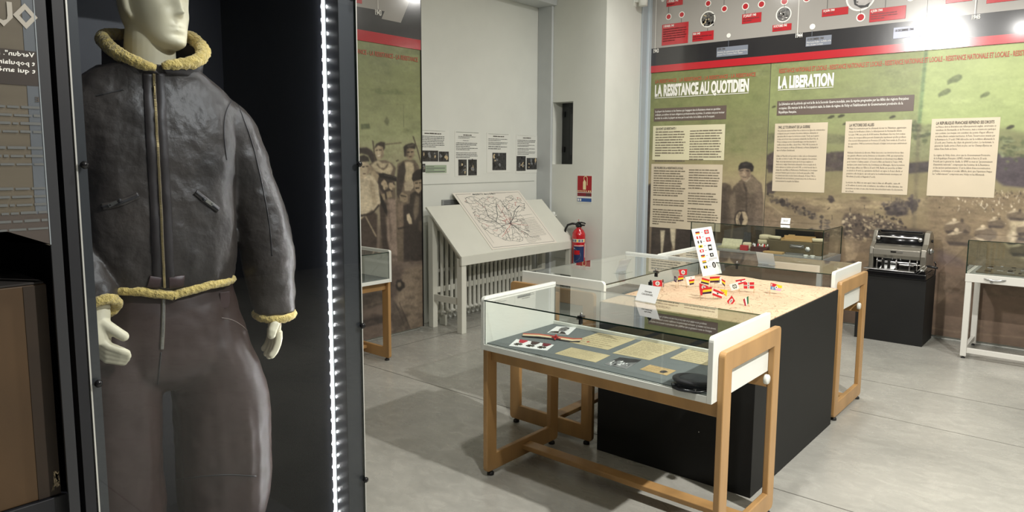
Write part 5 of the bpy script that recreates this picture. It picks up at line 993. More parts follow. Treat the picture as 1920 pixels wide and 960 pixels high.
# ---------------------------------------------------------------- extinguisher, its sign, wall spotlight
t=thing('fire_extinguisher','red fire extinguisher with a black hose hung on the corner pier beside the map desk','fire extinguisher',(-4.225,6.075,.40))
EXR=mk('extinguisher_red',rgb(190,22,34),.22,coat=.4,spec=.6); NAVY=mk('label_navy',rgb(36,52,96),.35)
r=.070
mb=MB(); mb.lathe([(.05,0),(r-.004,.004),(r,.015),(r,.345),(r*.95,.375),(r*.72,.405),(r*.40,.425),(.026,.432),(.026,.445)],EXR,36); mb.build('cylinder',t)
aF=math.atan2(-6.075,4.225)
def cyl(mb,a0,a1,z0,z1,mat,rr): 
    n=14; mb.add([(rr*math.cos(aF+R(a0+(a1-a0)*i/n)),rr*math.sin(aF+R(a0+(a1-a0)*i/n)),z) for z in (z0,z1) for i in range(n+1)],[(i,i+1,n+2+i,n+1+i) for i in range(n)],mat,True)
def cylt(mb,s_,a0,wd,z,cap,mat,rr,bold=.02):
    vs,fs,x0,x1=tmesh(s_,bold,1); mb.add([(rr*math.cos(aF+R(a0)+(v.x-x0)/(x1-x0)*R(wd)),rr*math.sin(aF+R(a0)+(v.x-x0)/(x1-x0)*R(wd)),z+v.y*cap/.7) for v in vs],fs,mat,False)
mb=MB(); cyl(mb,-62,60,.285,.318,WHITE,r+.0008)
for i in range(8): cyl(mb,-60+i*15,-60+i*15+10,.289,.314,[NAVY,PGREY,NAVY,FY][i%4],r+.0012)
cyl(mb,-48,52,.06,.24,NAVY,r+.0008)
n=20; mb.add([((r+.0012)*math.cos(aF+R(-44+70*math.sin(math.pi*i/n)*.9*k)),(r+.0012)*math.sin(aF+R(-44+70*math.sin(math.pi*i/n)*.9*k)),.065+.165*i/n) for k in (0,1) for i in range(n+1)],[(i,i+1,n+2+i,n+1+i) for i in range(n)],WHITE,True)
cyl(mb,-40,10,.155,.20,EXR,r+.0016); cylt(mb,'SG',-12,40,.115,.022,NAVY,r+.0018,.05)
for k in range(5): cyl(mb,-36,14+(k%2)*8,.092-k*.0,.094,PGREY,r+.0018)
cyl(mb,-40,48,.245,.252,WHITE,r+.0012); cyl(mb,62,88,.12,.27,mk('label_pale',rgb(206,196,190),.4),r+.0008)
mb.build('label',t)
mb=MB(); mb.lathe([(.028,.438),(.034,.445),(.034,.465),(.022,.475),(.020,.492)],BLACKM,20); mb.tube([(-.005,0,.482),(.04,-.012,.490),(.085,-.02,.486),(.095,-.02,.478)],[.012,.014,.012,.008],BLACKM,8,flat=.6); mb.tube([(0,0,.462),(.05,-.012,.462),(.085,-.02,.464)],[.012,.010,.008],BLACKM,8); mb.tube([(-.01,0,.47),(-.03,-.0,.47)],[.012,.012],BLACKM,8); mb.build('valve_handle',t)
mb=MB(); mb.lathe([(.012,.492),(.014,.498),(.006,.504)],CHROME,14); mb.sphere((-.004,0,.512),.006,EXR); mb.build('safety_pin',t)
mb=MB(); mb.tube([(-.02,-.0,.47),(-.07,-.02,.472),(-.12,-.03,.455),(-.15,-.03,.41),(-.16,-.03,.33),(-.155,-.03,.22),(-.12,-.02,.12),(-.09,-.02,.08),(-.075,-.02,.14)],.0115,BLACKM,10); mb.build('hose',t)
mb=MB(); mb.box((.01,-.045,.0),(.125,-.035,.075),mk('bracket_red',rgb(186,40,50),.35)); mb.box((.01,-.045,0),(.125,.06,.006),EXR); mb.tube([(.055,-.047,.05),(.045,-.047,.02),(.06,-.047,.008),(.08,-.047,.02),(.085,-.047,.055)],.0025,WHITE,6); mb.build('base_bracket',t)
WP=Wall(1,YP,(1,0,0),(0,-1,0))
qd=WP.quad([(1083,328.5),(1111,329.5),(1110,380.5),(1081.5,379)],.003); c=sum(qd,Vector())/4
t=thing('extinguisher_sign','red and blue fire extinguisher sign on the pier, above the extinguisher','sign',c); Q=[p-c for p in qd]; W_=Q[1].x-Q[0].x; H_=Q[0].z-Q[3].z
mb=MB(); mb.prism(Q,(0,.003,0),WHITE); mb.build('plate',t,bevel=.001)
SR=mk('sign_red',rgb(168,20,32),.4); SBL=mk('sign_blue',rgb(46,90,158),.4)
def sq(mb,u0,v0,u1,v1,mat,l=.0006): mb.poly([Q[0]+Vector((W_*u,-l,-H_*v)) for u,v in ((u0,v0),(u1,v0),(u1,v1),(u0,v1))],mat)
def sp(mb,pts,mat,l=.0012): mb.poly([Q[0]+Vector((W_*u,-l,-H_*v)) for u,v in pts],mat)
mb=MB(); sq(mb,.03,.015,.97,.62,SR); sq(mb,.03,.64,.97,.77,mk('sign_maroon',rgb(128,22,40),.4)); sq(mb,.05,.78,.95,.83,PAPER,.0012); sq(mb,.03,.84,.97,.97,SBL)
YW=mk('sign_cream',rgb(244,226,176),.5)
sp(mb,[(.40,.52),(.40,.24),(.44,.20),(.46,.17),(.53,.17),(.55,.20),(.60,.24),(.60,.52)],YW)
for a,b in (((.47,.17),(.45,.08)),((.45,.08),(.50,.04)),((.50,.04),(.60,.03)),((.60,.03),(.67,.08)),((.67,.08),(.68,.36))):
    dx,dy=b[0]-a[0],b[1]-a[1]; L_=math.hypot(dx,dy); nx2,ny2=-dy/L_*.018,dx/L_*.012; sp(mb,[(a[0]-nx2,a[1]-ny2),(b[0]-nx2,b[1]-ny2),(b[0]+nx2,b[1]+ny2),(a[0]+nx2,a[1]+ny2)],YW)
sq(mb,.74,.55,.82,.61,YW,.0012); sq(mb,.87,.55,.93,.61,YW,.0012); sq(mb,.06,.86,.16,.95,PAPER,.0012); sq(mb,.2,.86,.3,.95,PAPER,.0012); sq(mb,.62,.66,.72,.76,INK,.0012); sq(mb,.76,.65,.86,.76,INK,.0012)
put_text(mb,'EXTINCTEUR',Q[0]+Vector((W_*.06,-.0014,-H_*.60)),(1,0,0),(0,0,1),W_*.62,H_*.045,YW,bold=.03); mb.build('pictogram',t)
t=thing('wall_spotlight','small white cylinder spotlight high on the grey side of the pier','light',(XP+.10,6.72,3.20))
mb=MB(); mb.lathe([(.030,-.055),(.045,-.055),(.045,.07),(.035,.08)],WHITE,22); mb.build('lamp_body',t)
mb=MB(); mb.box((-.10,-.012,-.01),(-.04,.012,.02),WHITE); mb.box((-.10,-.03,-.05),(-.094,.03,.05),WHITE); mb.build('bracket',t,bevel=.002)
mb=MB(); mb.lathe([(.029,-.050),(.029,-.0505)],mk('lens_white',(1,.97,.9),.3,emit=1.2),18); mb.build('lens',t)
# ---------------------------------------------------------------- steel showcases against the right wall
STW=mk('steel_case_white',rgb(214,212,204),.4); STG=mk('steel_case_grey',rgb(150,152,152),.42)
def steel_case(label,x0,body,inner,foot='rubber_foot'):
    w_,d_=1.25,.55; t=thing('steel_showcase',label,'display case',(x0,6.45,0),0,'steel showcases along the right wall')
    for x in (0,w_-.042):
        for y in (0,d_-.042):
            mb=MB(); mb.box((x,y,.018),(x+.042,y+.042,.612),body); l=mb.build('leg',t,bevel=.003)
            mb=MB(); mb.lathe([(.014,0),(.016,.004),(.008,.008),(.008,.018)],RUB,12,at=(x+.021,y+.021,0)); mb.build('foot',l)
    mb=MB(); mb.box((-.003,-.003,.612),(w_+.003,d_+.003,.676),body); mb.build('case_body',t,bevel=.003)
    mb=MB(); mb.box((.042,.008,.045),(w_-.042,.034,.085),body); mb.build('base_rail',t,bevel=.002)
    for x in (.008,w_-.034):
        mb=MB(); mb.box((x,.042,.045),(x+.026,d_-.042,.085),body); mb.build('base_rail',t,bevel=.002)
    mb=MB(); mb.box((.02,.02,.6765),(w_-.02,d_-.02,.681),inner); mb.build('display_bed',t)
    for x in (.19,w_-.19):
        mb=MB(); mb.tube([(x-.07,-.004,.650),(x-.06,-.014,.648),(x-.03,-.024,.644),(x,-.027,.642),(x+.03,-.024,.644),(x+.06,-.014,.648),(x+.07,-.004,.650)],[.003,.006,.008,.009,.008,.006,.003],STEEL,8); mb.build('handle',t)
    mb=MB(); mb.lathe([(.009,0),(.010,.003),(.004,.004)],STEEL,14,at=(.17,-.003,.627),ax=(0,-1,0)); mb.build('lock',t)
    g=.004
    pane('front_glass',(0,0,.677),(w_,g,.934),t,'y'); pane('rear_glass',(0,d_-g,.677),(w_,d_,.934),t,'y'); pane('side_glass',(0,g+.0005,.677),(g,d_-g-.0005,.934),t,'x'); pane('side_glass',(w_-g,g+.0005,.677),(w_,d_-g-.0005,.934),t,'x'); pane('top_glass',(-.001,-.001,.9345),(w_+.001,d_+.001,.9395),t,'z')
    for x in (0,w_):
        for y in (0,d_): mb=MB(); mb.box((x-.003,y-.003,.677),(x+.003,y+.003,.934),GEDGE); mb.build('glass_joint',t)
    return t
KH=mk('khaki_board',rgb(92,84,66),.8,var=.15,vs=20); BED2=mk('case_grey_bed',rgb(138,138,132),.8)
D=steel_case('grey steel glass showcase on the right wall behind the flag map, holding medical supplies',-3.14,STG,BED2)
E_=steel_case('white steel glass showcase at the right edge of the photo with a dark tray inside',-.815,STW,BED2)
# contents of the right case
t=thing('relic_tray','dark brown tray with rows of small metal relics inside the white steel case','tray',(-.19,6.72,.6815))
mb=MB(); mb.box((-.57,-.21,0),(.57,.21,.012),KH); mb.build('tray_board',t,bevel=.003)
mb=MB(); rd=random.Random(6)
for i in range(15):
    for j in range(5):
        if rd.random()<.8: x=-.52+i*.073; y=-.17+j*.083; mb.box((x,y,.012),(x+rd.uniform(.015,.05),y+rd.uniform(.015,.05),.012+rd.uniform(.003,.012)),[BRZ,KH,STEEL][(i+j)%3])
mb.build('relics',t,bevel=.001)['kind']='stuff'
# contents of the grey case, put where the photo shows them
zb=.681
def dloc(x,y): p=onp(x,y,2,zb); return p
GAUZE=mk('gauze',rgb(206,196,164),.9,bump=.5,bs=120,bd=.004); OLIVE=mk('olive_tin',rgb(92,82,60),.6,var=.1); TANC=mk('tan_cardboard',rgb(182,150,100),.8,var=.08)
def bxt(name,label,cat,loc,sz,mat,rz=0,bev=.003,pn='body'):
    t=thing(name,label,cat,loc,R(rz)); mb=MB(); mb.box((-sz[0]/2,-sz[1]/2,0),(sz[0]/2,sz[1]/2,sz[2]),mat); mb.build(pn,t,bevel=bev); return t
t=bxt('first_aid_chest','open olive brown wooden first aid chest in the middle of the grey case','box',(-2.21,6.76,zb),(.50,.22,.115),OLIVE)
mb=MB(); mb.prism([(-.25,.11,.115),(.25,.11,.115),(.25,.10,.20),(-.25,.10,.20)],(0,.008,0),BLACKM); mb.build('lid',t)
mb=MB(); mb.box((-.03,-.118,.06),(.10,-.110,.09),STEEL); mb.tube([(-.02,-.114,.085),(-.01,-.13,.075),(.07,-.13,.075),(.09,-.114,.085)],.004,STEEL,8); mb.build('clasp',t)
mb=MB(); mb.lathe([(.022,0),(.024,.002)],PAPER,6,at=(.13,-.112,.055),ax=(0,-1,0)); mb.build('white_stencil',t)
def roll(label,loc,l,r_,rz,sq_=.8):
    t=thing('bandage_roll',label,'bandage',loc,R(rz)); mb=MB(); mb.tube([(-l/2,0,r_*.8),(-l/2+.006,0,r_*.8),(l/2-.006,0,r_*.8),(l/2,0,r_*.8)],[r_*.8,r_,r_,r_*.8],GAUZE,14,flat=sq_); mb.build('gauze_body',t)
    mb=MB(); mb.tube([(-l/2+.001,0,r_*.8),(-l/2-.001,0,r_*.8)],[r_*.5,r_*.35],TANC,10); mb.build('roll_core',t); return t
ztop=zb+.115
roll('white bandage roll at the right end on top of the olive chest',(-2.02,6.73,ztop),.10,.024,20)
roll('pale bandage roll at the left end on top of the olive chest',(-2.41,6.72,ztop),.12,.022,-12)
t=thing('cardboard_tray','open tan cardboard tray lying on top of the olive chest','tray',(-2.20,6.74,ztop+.001),R(6)); mb=MB(); mb.box((-.14,-.07,0),(.14,.07,.004),TANC); mb.box((-.14,-.07,0),(-.136,.07,.022),TANC); mb.box((.136,-.07,0),(.14,.07,.022),TANC); mb.box((-.14,-.07,0),(.14,-.066,.02),TANC); mb.box((-.14,.066,0),(.14,.07,.04),TANC); mb.build('tray_body',t)
bxt('small_tan_box','upright small tan box behind the cardboard tray rim','box',(-2.29,6.83,ztop),(.06,.035,.045),TANC,10)
for i,(x,zz,lab) in enumerate(((-2.535,zb,'folded gauze pad at the bottom of the pile left of the olive chest'),(-2.54,zb+.052,'folded gauze pad in the middle of the pile left of the olive chest'),(-2.53,zb+.098,'folded gauze pad on top of the pile left of the olive chest'))):
    t=thing('gauze_pad',lab,'bandage',(x,6.80,zz),R(-5+i*6),'gauze pads piled in the grey case'); mb=MB(); mb.loft([[((.055-k*.0)*s_*math.copysign(abs(math.cos(2*math.pi*q_/20))**.5,math.cos(2*math.pi*q_/20)),.04*s_*math.copysign(abs(math.sin(2*math.pi*q_/20))**.5,math.sin(2*math.pi*q_/20)),z_) for q_ in range(20)] for k,(s_,z_) in enumerate(((.85,0),(1,.010),(1,.03),(.95,.044),(.6,.048)))],GAUZE); mb.build('pad',t)
bxt('tan_packet','tan paper packet lying flat in front of the olive chest','packet',(-2.36,6.57,zb),(.18,.07,.018),TANC,0)
t=thing('steel_tray','shallow steel instrument tray in front of the olive chest','tray',(-2.22,6.62,zb),0); t.location=(-2.18,6.615,zb); mb=MB(); mb.box((-.08,-.025,.0),(.08,.02,.003),STEEL); mb.box((-.08,-.025,0),(-.077,.02,.014),STEEL); mb.box((.077,-.025,0),(.08,.02,.014),STEEL); mb.box((-.08,-.025,0),(.08,-.022,.014),STEEL); mb.box((-.08,.017,0),(.08,.02,.014),STEEL); mb.build('tray_body',t)
for x,lab in ((-2.045,'left of two small white ointment pots at the front glass'),(-1.985,'right of two small white ointment pots at the front glass')):
    t=thing('ointment_pot',lab,'pot',(x,6.49,zb),0,'ointment pots'); mb=MB(); mb.lathe([(.018,0),(.019,.004),(.019,.014),(.021,.015),(.021,.022),(.018,.024)],WHITE,20); mb.build('pot_body',t)
t=bxt('instrument_case','open pale lidded instrument case at the left in the grey case','case',(-2.83,6.66,zb),(.20,.10,.02),mk('pale_green_lid',rgb(176,172,138),.6,var=.15,vs=40)); mb=MB(); mb.prism([(-.1,.045,.02),(.1,.045,.02),(.1,.075,.085),(-.1,.075,.085)],(0,.006,.002),mk('case_lid_label',rgb(196,192,160),.6,var=.12,vs=60)); mb.build('lid',t)
bxt('red_packet','red and white packet standing left of the dark kit in the grey case','packet',(-2.655,6.60,zb),(.075,.035,.05),mk('packet_red',rgb(178,34,44),.5),-6)
bxt('paper_wad','crumpled cream paper wad behind the red packet','paper',(-2.66,6.68,zb),(.08,.06,.07),GAUZE,12,.012)
t=bxt('dark_kit','dark brown kit of small bottles and tools left of the olive chest','kit',(-2.51,6.62,zb),(.16,.07,.045),mk('kit_maroon',rgb(72,40,38),.6,var=.2,vs=30)); mb=MB()
for i in range(7): mb.lathe([(.008,0),(.009,.002),(.008,.02),(.004,.024),(.004,.03)],[STEEL,PAPER,EXR][i%3],10,at=(-.07+i*.023,(-1)**i*.012,.045))
mb.build('small_bottles',t)
t=bxt('printed_card','small printed white card standing upright at the back of the grey case','card',(-2.73,6.86,zb),(.075,.004,.15),PHD,0,.0); 
label_stand((-2.34,6.78,.9405),R(4),.085,.062,20,'small white name card standing on top of the grey steel showcase',[('Matériel',.5,.036,.006),('Médical',.45,.026,.006)])
# ---------------------------------------------------------------- duplicating machine on its plinth
t=thing('machine_plinth','matt black plinth against the right wall under the duplicating machine','plinth',(-1.37,6.83,0)); mb=MB(); mb.box((-1.635,6.615,0),(-1.108,7.02,.560),BLACK); at0(mb.build('plinth_body',t,bevel=.002),t)
MO=Vector((-1.345,6.80,.5605)); t=thing('duplicating_machine','old grey metal duplicating machine with a black drum on the black plinth','machine',MO)
GM=mk('bronze_grey_enamel',rgb(128,124,114),.28,.55,coat=.3); DKM=mk('dark_machine_metal',rgb(44,43,42),.35,.6); BG=mk('black_glossy_metal',rgb(22,22,24),.18,.2)
def mp(mb,name,bev=0,par=None): return mb.build(name,par or t,bevel=bev)
mb=MB(); mb.box((-.215,-.20,0),(.235,.17,.05),BG); mp(mb,'base',.008)
mb=MB(); mb.box((-.235,-.21,.062),(.14,-.09,.068),mk('feed_board_grey',rgb(84,82,76),.4,.3)); mb.tube([(-.24,-.212,.064),(.15,-.212,.062)],.004,STEEL,8); mp(mb,'feed_board',.001)
prof=[(-.16,.05),(-.17,.19),(-.16,.245),(-.10,.29),(-.05,.385),(.03,.395),(.10,.36),(.15,.26),(.17,.05)]
for x,w_ in ((-.215,.035),(.175,.045)):
    mb=MB(); mb.prism([(x,a,b) for a,b in prof],(w_,0,0),GM); mp(mb,'side_housing',.008)
cp=[(-.165,.165),(-.178,.19),(-.172,.235),(-.14,.262),(-.09,.275),(-.05,.278)]
mb=MB(); n=len(cp); pts=[(-.18,a,b) for a,b in cp]+[(-.18,a+.006,b-.006) for a,b in cp[::-1]]; mb.prism(pts,(.355,0,0),GM); mp(mb,'front_cover',.002)
mb=MB(); mb.box((-.045,-.1795,.212),(-.005,-.172,.226),DKM); mb.box((.0,-.1795,.212),(.045,-.172,.226),STEEL); mp(mb,'name_badge')
mb=MB(); 
def cyx(mb,x0,x1,y,z,r_,mat,seg=28): mb.tube([(x0,y,z),(x0+.002,y,z),(x1-.002,y,z),(x1,y,z)],[r_*.96,r_,r_,r_*.96],mat,seg)
cyx(mb,-.178,.172,.01,.285,.105,BG); mp(mb,'drum')
mb=MB(); cyx(mb,-.165,.16,-.088,.335,.008,STEEL,12); cyx(mb,-.165,.16,-.03,.385,.007,DKM,12)
for x in (-.165,.155): mb.lathe([(.018,0),(.02,.006),(.01,.012)],STEEL,14,at=(x,-.092,.325),ax=(0,-1,0))
mp(mb,'drum_clamp_bar')
mb=MB(); mb.box((-.178,-.10,.06),(.172,.12,.155),DKM); mp(mb,'inner_frame',.003)
mb=MB(); cyx(mb,-.16,.16,-.125,.125,.014,STEEL,14); cyx(mb,-.16,.16,-.125,.155,.010,RUB,14); cyx(mb,.02,.13,-.15,.11,.010,STEEL,12)
for x in (-.15,-.11,.0,.10,.155): mb.box((x-.004,-.16,.07),(x+.004,-.11,.165),STEEL); mb.sphere((x,-.162,.14),.008,CHROME)
mb.tube([(-.03,-.165,.15),(-.03,-.165,.175),(.0,-.165,.185),(.03,-.165,.175),(.03,-.165,.15)],.004,STEEL,8); mp(mb,'feed_rollers')
for x in (-.105,-.060):
    mb=MB(); mb.box((x,-.20,.069),(x+.022,-.19,.150),DKM); mb.box((x-.002,-.205,.069),(x+.024,-.15,.074),STEEL); mp(mb,'paper_guide',.001)
mb=MB(); mb.prism([(-.12,-.195,.0695),(-.01,-.195,.0695),(.0,-.12,.10),(-.115,-.12,.10)],(0,0,.001),PAPER); mp(mb,'paper_stack')
mb=MB(); mb.lathe([(.028,0),(.03,.01),(.018,.018),(.012,.03)],STEEL,20,at=(.22,-.02,.23),ax=(1,0,0)); mb.lathe([(.012,0),(.014,.01)],BG,12,at=(.22,.03,.31),ax=(1,0,0)); mp(mb,'side_knob')
mb=MB(); mb.tube([(.10,-.20,.112),(.14,-.215,.125),(.20,-.22,.128)],.0035,CHROME,8); mb.tube([(.155,-.205,.06),(.20,-.22,.11),(.225,-.225,.128)],.004,CHROME,8); mb.tube([(.165,-.20,.05),(.225,-.215,.10),(.24,-.22,.125)],.003,CHROME,8); ck=mp(mb,'crank')
mb=MB(); mb.tube([(.235,-.222,.128),(.25,-.224,.128),(.30,-.228,.122),(.318,-.229,.120)],[.005,.010,.011,.008],BG,12); mb.build('grip',ck)
mb=MB(); mb.box((.16,-.19,.05),(.225,-.08,.075),BG); mb.box((.185,-.17,.075),(.21,-.15,.085),PAPER); mb.tube([(.245,.02,.03),(.262,.02,.03),(.262,.02,.12),(.25,.02,.14)],.005,BG,8); mp(mb,'drive_box',.006)
# ---------------------------------------------------------------- tall display cabinet with the dressed mannequin
VX,VB,VY0,VY1=-1.8,-2.62,.592,1.387
CABB=mk('cabinet_black',rgb(30,33,42),.5,var=.1); CABG=mk('cabinet_side_grey',rgb(50,52,58),.3,spec=.6)
t=thing('tall_display_cabinet','tall black glass fronted cabinet holding the mannequin in a flying suit','cabinet',((VX+VB)/2,1.0,0))
mb=MB(); mb.box((VB,VY0,0),(VX,VY1,.25),CABB); at0(mb.build('base',t,bevel=.002),t)
mb=MB(); mb.box((VB,VY0,2.30),(VX,VY1,2.42),CABB); at0(mb.build('top',t,bevel=.002),t)
mb=MB(); mb.box((VB,VY0,.25),(VB+.02,VY1,2.30),CABB); at0(mb.build('back_panel',t),t)
mb=MB(); mb.box((VB+.02,VY0,.25),(VX-.012,VY0+.012,2.30),CABB); at0(mb.build('side_panel',t),t)
mb=MB(); mb.box((VB+.02,VY1-.012,.25),(VX-.012,VY1,2.30),CABG); at0(mb.build('side_panel',t),t)
o=at0(pane('glass_door',(VX-.008,VY0+.004,.03),(VX-.002,VY1-.003,2.40),t,'x',glassmat('door_glass',(.93,.95,.97),.85)),t); door=o
FRB=mk('frame_black_film',rgb(52,53,54),.4)
for a,b,nm in ((VY0+.0045,VY0+.026,'frame_strip'),(1.326,VY1-.0035,'frame_strip')):
    mb=MB(); mb.box((VX-.011,a,.03),(VX-.0085,b,2.40),FRB); at0(mb.build(nm,t),t)
ALU=mk('bright_edge_trim',rgb(206,206,200),.3,.4)
for a,b in ((VY0,VY0+.0035),(VY1-.002,VY1+.001)):
    mb=MB(); mb.box((VX-.010,a,.02),(VX,b,2.41),ALU); at0(mb.build('edge_trim',t),t)
for y in (.606,1.381):
    for z in (2.04,1.53,1.016,.5):
        mb=MB(); mb.lathe([(.004,0),(.004,.004),(.0085,.007),(.0095,.012),(.006,.017),(.002,.018)],BG,16,at=(VX-.002,y,z),ax=(1,0,0)); at0(mb.build('door_stud',t),t)
t=thing('led_strip','bright vertical LED strip fixed inside the right side of the tall cabinet','light strip',(-1.95,VY1-.013,1.28))
LED=mk('led_emitter',(1,.99,.96),.5,emit=230); LEDB=mk('led_tape_white',rgb(236,238,236),.5,emit=1.0)
mb=MB(); mb.box((-.008,-.0025,-1.0),(.008,0.0008,1.0),LEDB); mb.build('tape',t)
mb=MB()
for k in range(49): mb.box((-.006,-.0055,-.99+k*.0412),(.006,-.0025,-.99+k*.0412+.008),LED)
mb.build('emitters',t)
# neighbouring cabinet on the left
t=thing('side_cabinet','black cabinet at the left edge of the photo with reversed lettering on its glass','cabinet',(-2.2,.1,0))
NB=mk('side_cabinet_black',rgb(24,25,30),.5,var=.1)
y0,y1=-.5,.588
mb=MB(); mb.box((VB,y0,0),(VX,y1,.55),NB); at0(mb.build('base',t,bevel=.002),t)
mb=MB(); mb.box((VB,y0,2.30),(VX,y1,2.42),NB); at0(mb.build('top',t),t)
mb=MB(); mb.box((VB,y0,.55),(VB+.02,y1,2.3),NB); at0(mb.build('back_panel',t),t)
mb=MB(); mb.box((VB+.02,.565,.55),(VX,y1,2.3),NB); at0(mb.build('side_panel',t),t)
mb=MB(); mb.box((VB+.02,y0,.55),(VX,y0+.02,2.3),NB); at0(mb.build('side_panel',t),t)
mb=MB(); mb.box((VX-.006,.530,.55),(VX+.002,.553,2.3),mk('side_frame',rgb(44,45,48),.45)); at0(mb.build('door_frame',t,bevel=.001),t)
# reflection of a panel in the glass, painted on as a reversed print
REFL=mk('reflection_tan',rgb(104,97,84),.3,var=.15,vs=8,stretch=(1,.3,2)); REFL2=mk('reflection_blue_grey',rgb(96,101,106),.3,var=.1,vs=6); REFL3=mk('reflection_taupe',rgb(68,62,58),.3,var=.08)
mb=MB(); X0=VX+.001
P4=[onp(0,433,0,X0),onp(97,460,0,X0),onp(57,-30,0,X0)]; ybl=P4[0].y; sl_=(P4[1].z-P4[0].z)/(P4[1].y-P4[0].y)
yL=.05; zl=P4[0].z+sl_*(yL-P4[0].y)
mb.prism([(X0,yL,zl),(X0,.529,P4[1].z),(X0,.529,2.25),(X0,yL,2.25)],(.002,0,0),REFL)
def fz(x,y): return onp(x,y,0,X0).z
mb.poly([(X0+.0028,.505,fz(95,420)),(X0+.0028,.528,fz(97,455)),(X0+.0028,.528,2.25),(X0+.0028,.508,2.25)],REFL2)
mb.poly([(X0+.0026,yL,fz(20,-10)),(X0+.0026,.36,fz(20,18)),(X0+.0026,.45,fz(35,0)),(X0+.0026,.528,fz(40,-20)),(X0+.0026,.528,2.25),(X0+.0026,yL,2.25)],REFL2)
mb.poly([(X0+.0032,yL,fz(30,160)),(X0+.0032,.529,fz(70,162)),(X0+.0032,.529,fz(64,97)),(X0+.0032,yL,fz(30,93))],REFL3)
mb.poly([(X0+.0034,.38,fz(10,440)),(X0+.0034,.41,fz(20,440)),(X0+.0034,.42,fz(20,120)),(X0+.0034,.40,fz(10,120))],REFL3)
mb.poly([(X0+.0030,yL,zl+.01),(X0+.0030,.529,P4[1].z+.003),(X0+.0030,.529,fz(90,400)),(X0+.0030,yL,fz(10,400))],mk('reflection_dark_tan',rgb(82,75,70),.3,var=.1))
pr=at0(mb.build('painted_reflection',t),t)
mb=MB()
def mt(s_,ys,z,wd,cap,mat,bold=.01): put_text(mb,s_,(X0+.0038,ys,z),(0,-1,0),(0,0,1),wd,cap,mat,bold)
mt('OUS',.535,fz(40,50),.108,.046,mk('reflection_outline',rgb(176,170,158),.4),.04)
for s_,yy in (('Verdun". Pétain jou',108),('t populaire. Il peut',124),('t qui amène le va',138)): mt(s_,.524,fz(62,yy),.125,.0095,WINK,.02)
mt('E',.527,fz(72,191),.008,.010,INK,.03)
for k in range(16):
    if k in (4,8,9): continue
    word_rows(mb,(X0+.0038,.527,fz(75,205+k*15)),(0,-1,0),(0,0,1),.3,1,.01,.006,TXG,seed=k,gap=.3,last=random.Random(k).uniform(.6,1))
mb.build('reflected_lettering',pr)
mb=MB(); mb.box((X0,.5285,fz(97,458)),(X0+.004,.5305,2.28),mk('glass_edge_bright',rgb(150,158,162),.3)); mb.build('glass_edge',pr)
# brown box inside it
xf=-1.84; pa=onp(81,527,0,xf); pb=onp(114,925,0,xf)
t=thing('brown_box','large worn brown box with a dark top in the side cabinet at the lower left','box',(xf-.15,.2,.55+.001))
BRN=mk('worn_brown_board',rgb(74,54,30),.6,var=.2,vs=7,stretch=(1,1,.5)); BRD=mk('dark_brown_edge',rgb(46,34,22),.6,var=.2,vs=10); TOPD=mk('dark_cloth_top',rgb(44,40,38),.8)
mb=MB(); mb.box((xf-.30,-.1,pb.z),(xf,pb.y,pa.z-.006),BRN); at0(mb.build('box_body',t,bevel=.003),t)
mb=MB(); mb.box((xf-.302,-.102,pa.z-.006),(xf+.001,pa.y+.001,pa.z),TOPD); at0(mb.build('lid',t,bevel=.003),t)
mb=MB(); mb.box((xf,pb.y-.045,pb.z+.001),(xf+.0015,pb.y-.0,pa.z-.008),BRD); at0(mb.build('corner_strip',t),t)
mb=MB(); rd=random.Random(2)
for k in range(9): mb.prism([(xf+.002,pb.y-.012+rd.uniform(-.008,.012),pb.z+.01+rd.random()*.05) for _ in range(4)],(.0005,0,0),L1)
at0(mb.build('chipped_corner',t),t)
mb=MB(); mb.box((xf-.32,-.3,.5505),(xf+.01,pb.y+.03,pb.z-.001),NB); o=mb.build('box_stand',bevel=.002); tag(o,'low black stand under the brown box in the side cabinet','stand')
# ---------------------------------------------------------------- mannequin
C0=Vector((-2.12,.90,.25)); PH=R(-10); F_=Vector((math.cos(PH),math.sin(PH),0)); L_=Vector((-math.sin(PH),math.cos(PH),0))
def V(l,f,z): return L_*l+F_*f+Vector((0,0,z-.25))
man=thing('mannequin','cream mannequin wearing a dark leather fleece lined jacket and brown flying trousers','mannequin',C0)
PLA=mk('cream_plaster',rgb(226,217,186),.5,var=.02); 
def ssec(l,f,z,a,b,n=40,p=2.3,fold=None,tilt=(0,0)):
    out=[]
    for k in range(n):
        th=2*math.pi*k/n; c,s_=math.cos(th),math.sin(th); x=math.copysign(abs(c)**(2/p),c); y=math.copysign(abs(s_)**(2/p),s_)
        m=1+(fold(th,z) if fold else 0); out.append(V(l+a*x*m,f+b*y*m,z+tilt[0]*a*x+tilt[1]*b*y))
    return out
def interp(keys,n):
    """keys: rows of numbers, first column strictly monotone; returns n rows smoothly spaced"""
    K=np.array(keys,float); tt=np.linspace(0,len(K)-1,n); out=[]
    for u in tt:
        i=min(int(u),len(K)-2); f=u-i; p0=K[max(i-1,0)];p1=K[i];p2=K[i+1];p3=K[min(i+2,len(K)-1)]
        out.append(.5*((2*p1)+(-p0+p2)*f+(2*p0-5*p1+4*p2-p3)*f*f+(-p0+3*p1-3*p2+p3)*f**3))
    return out
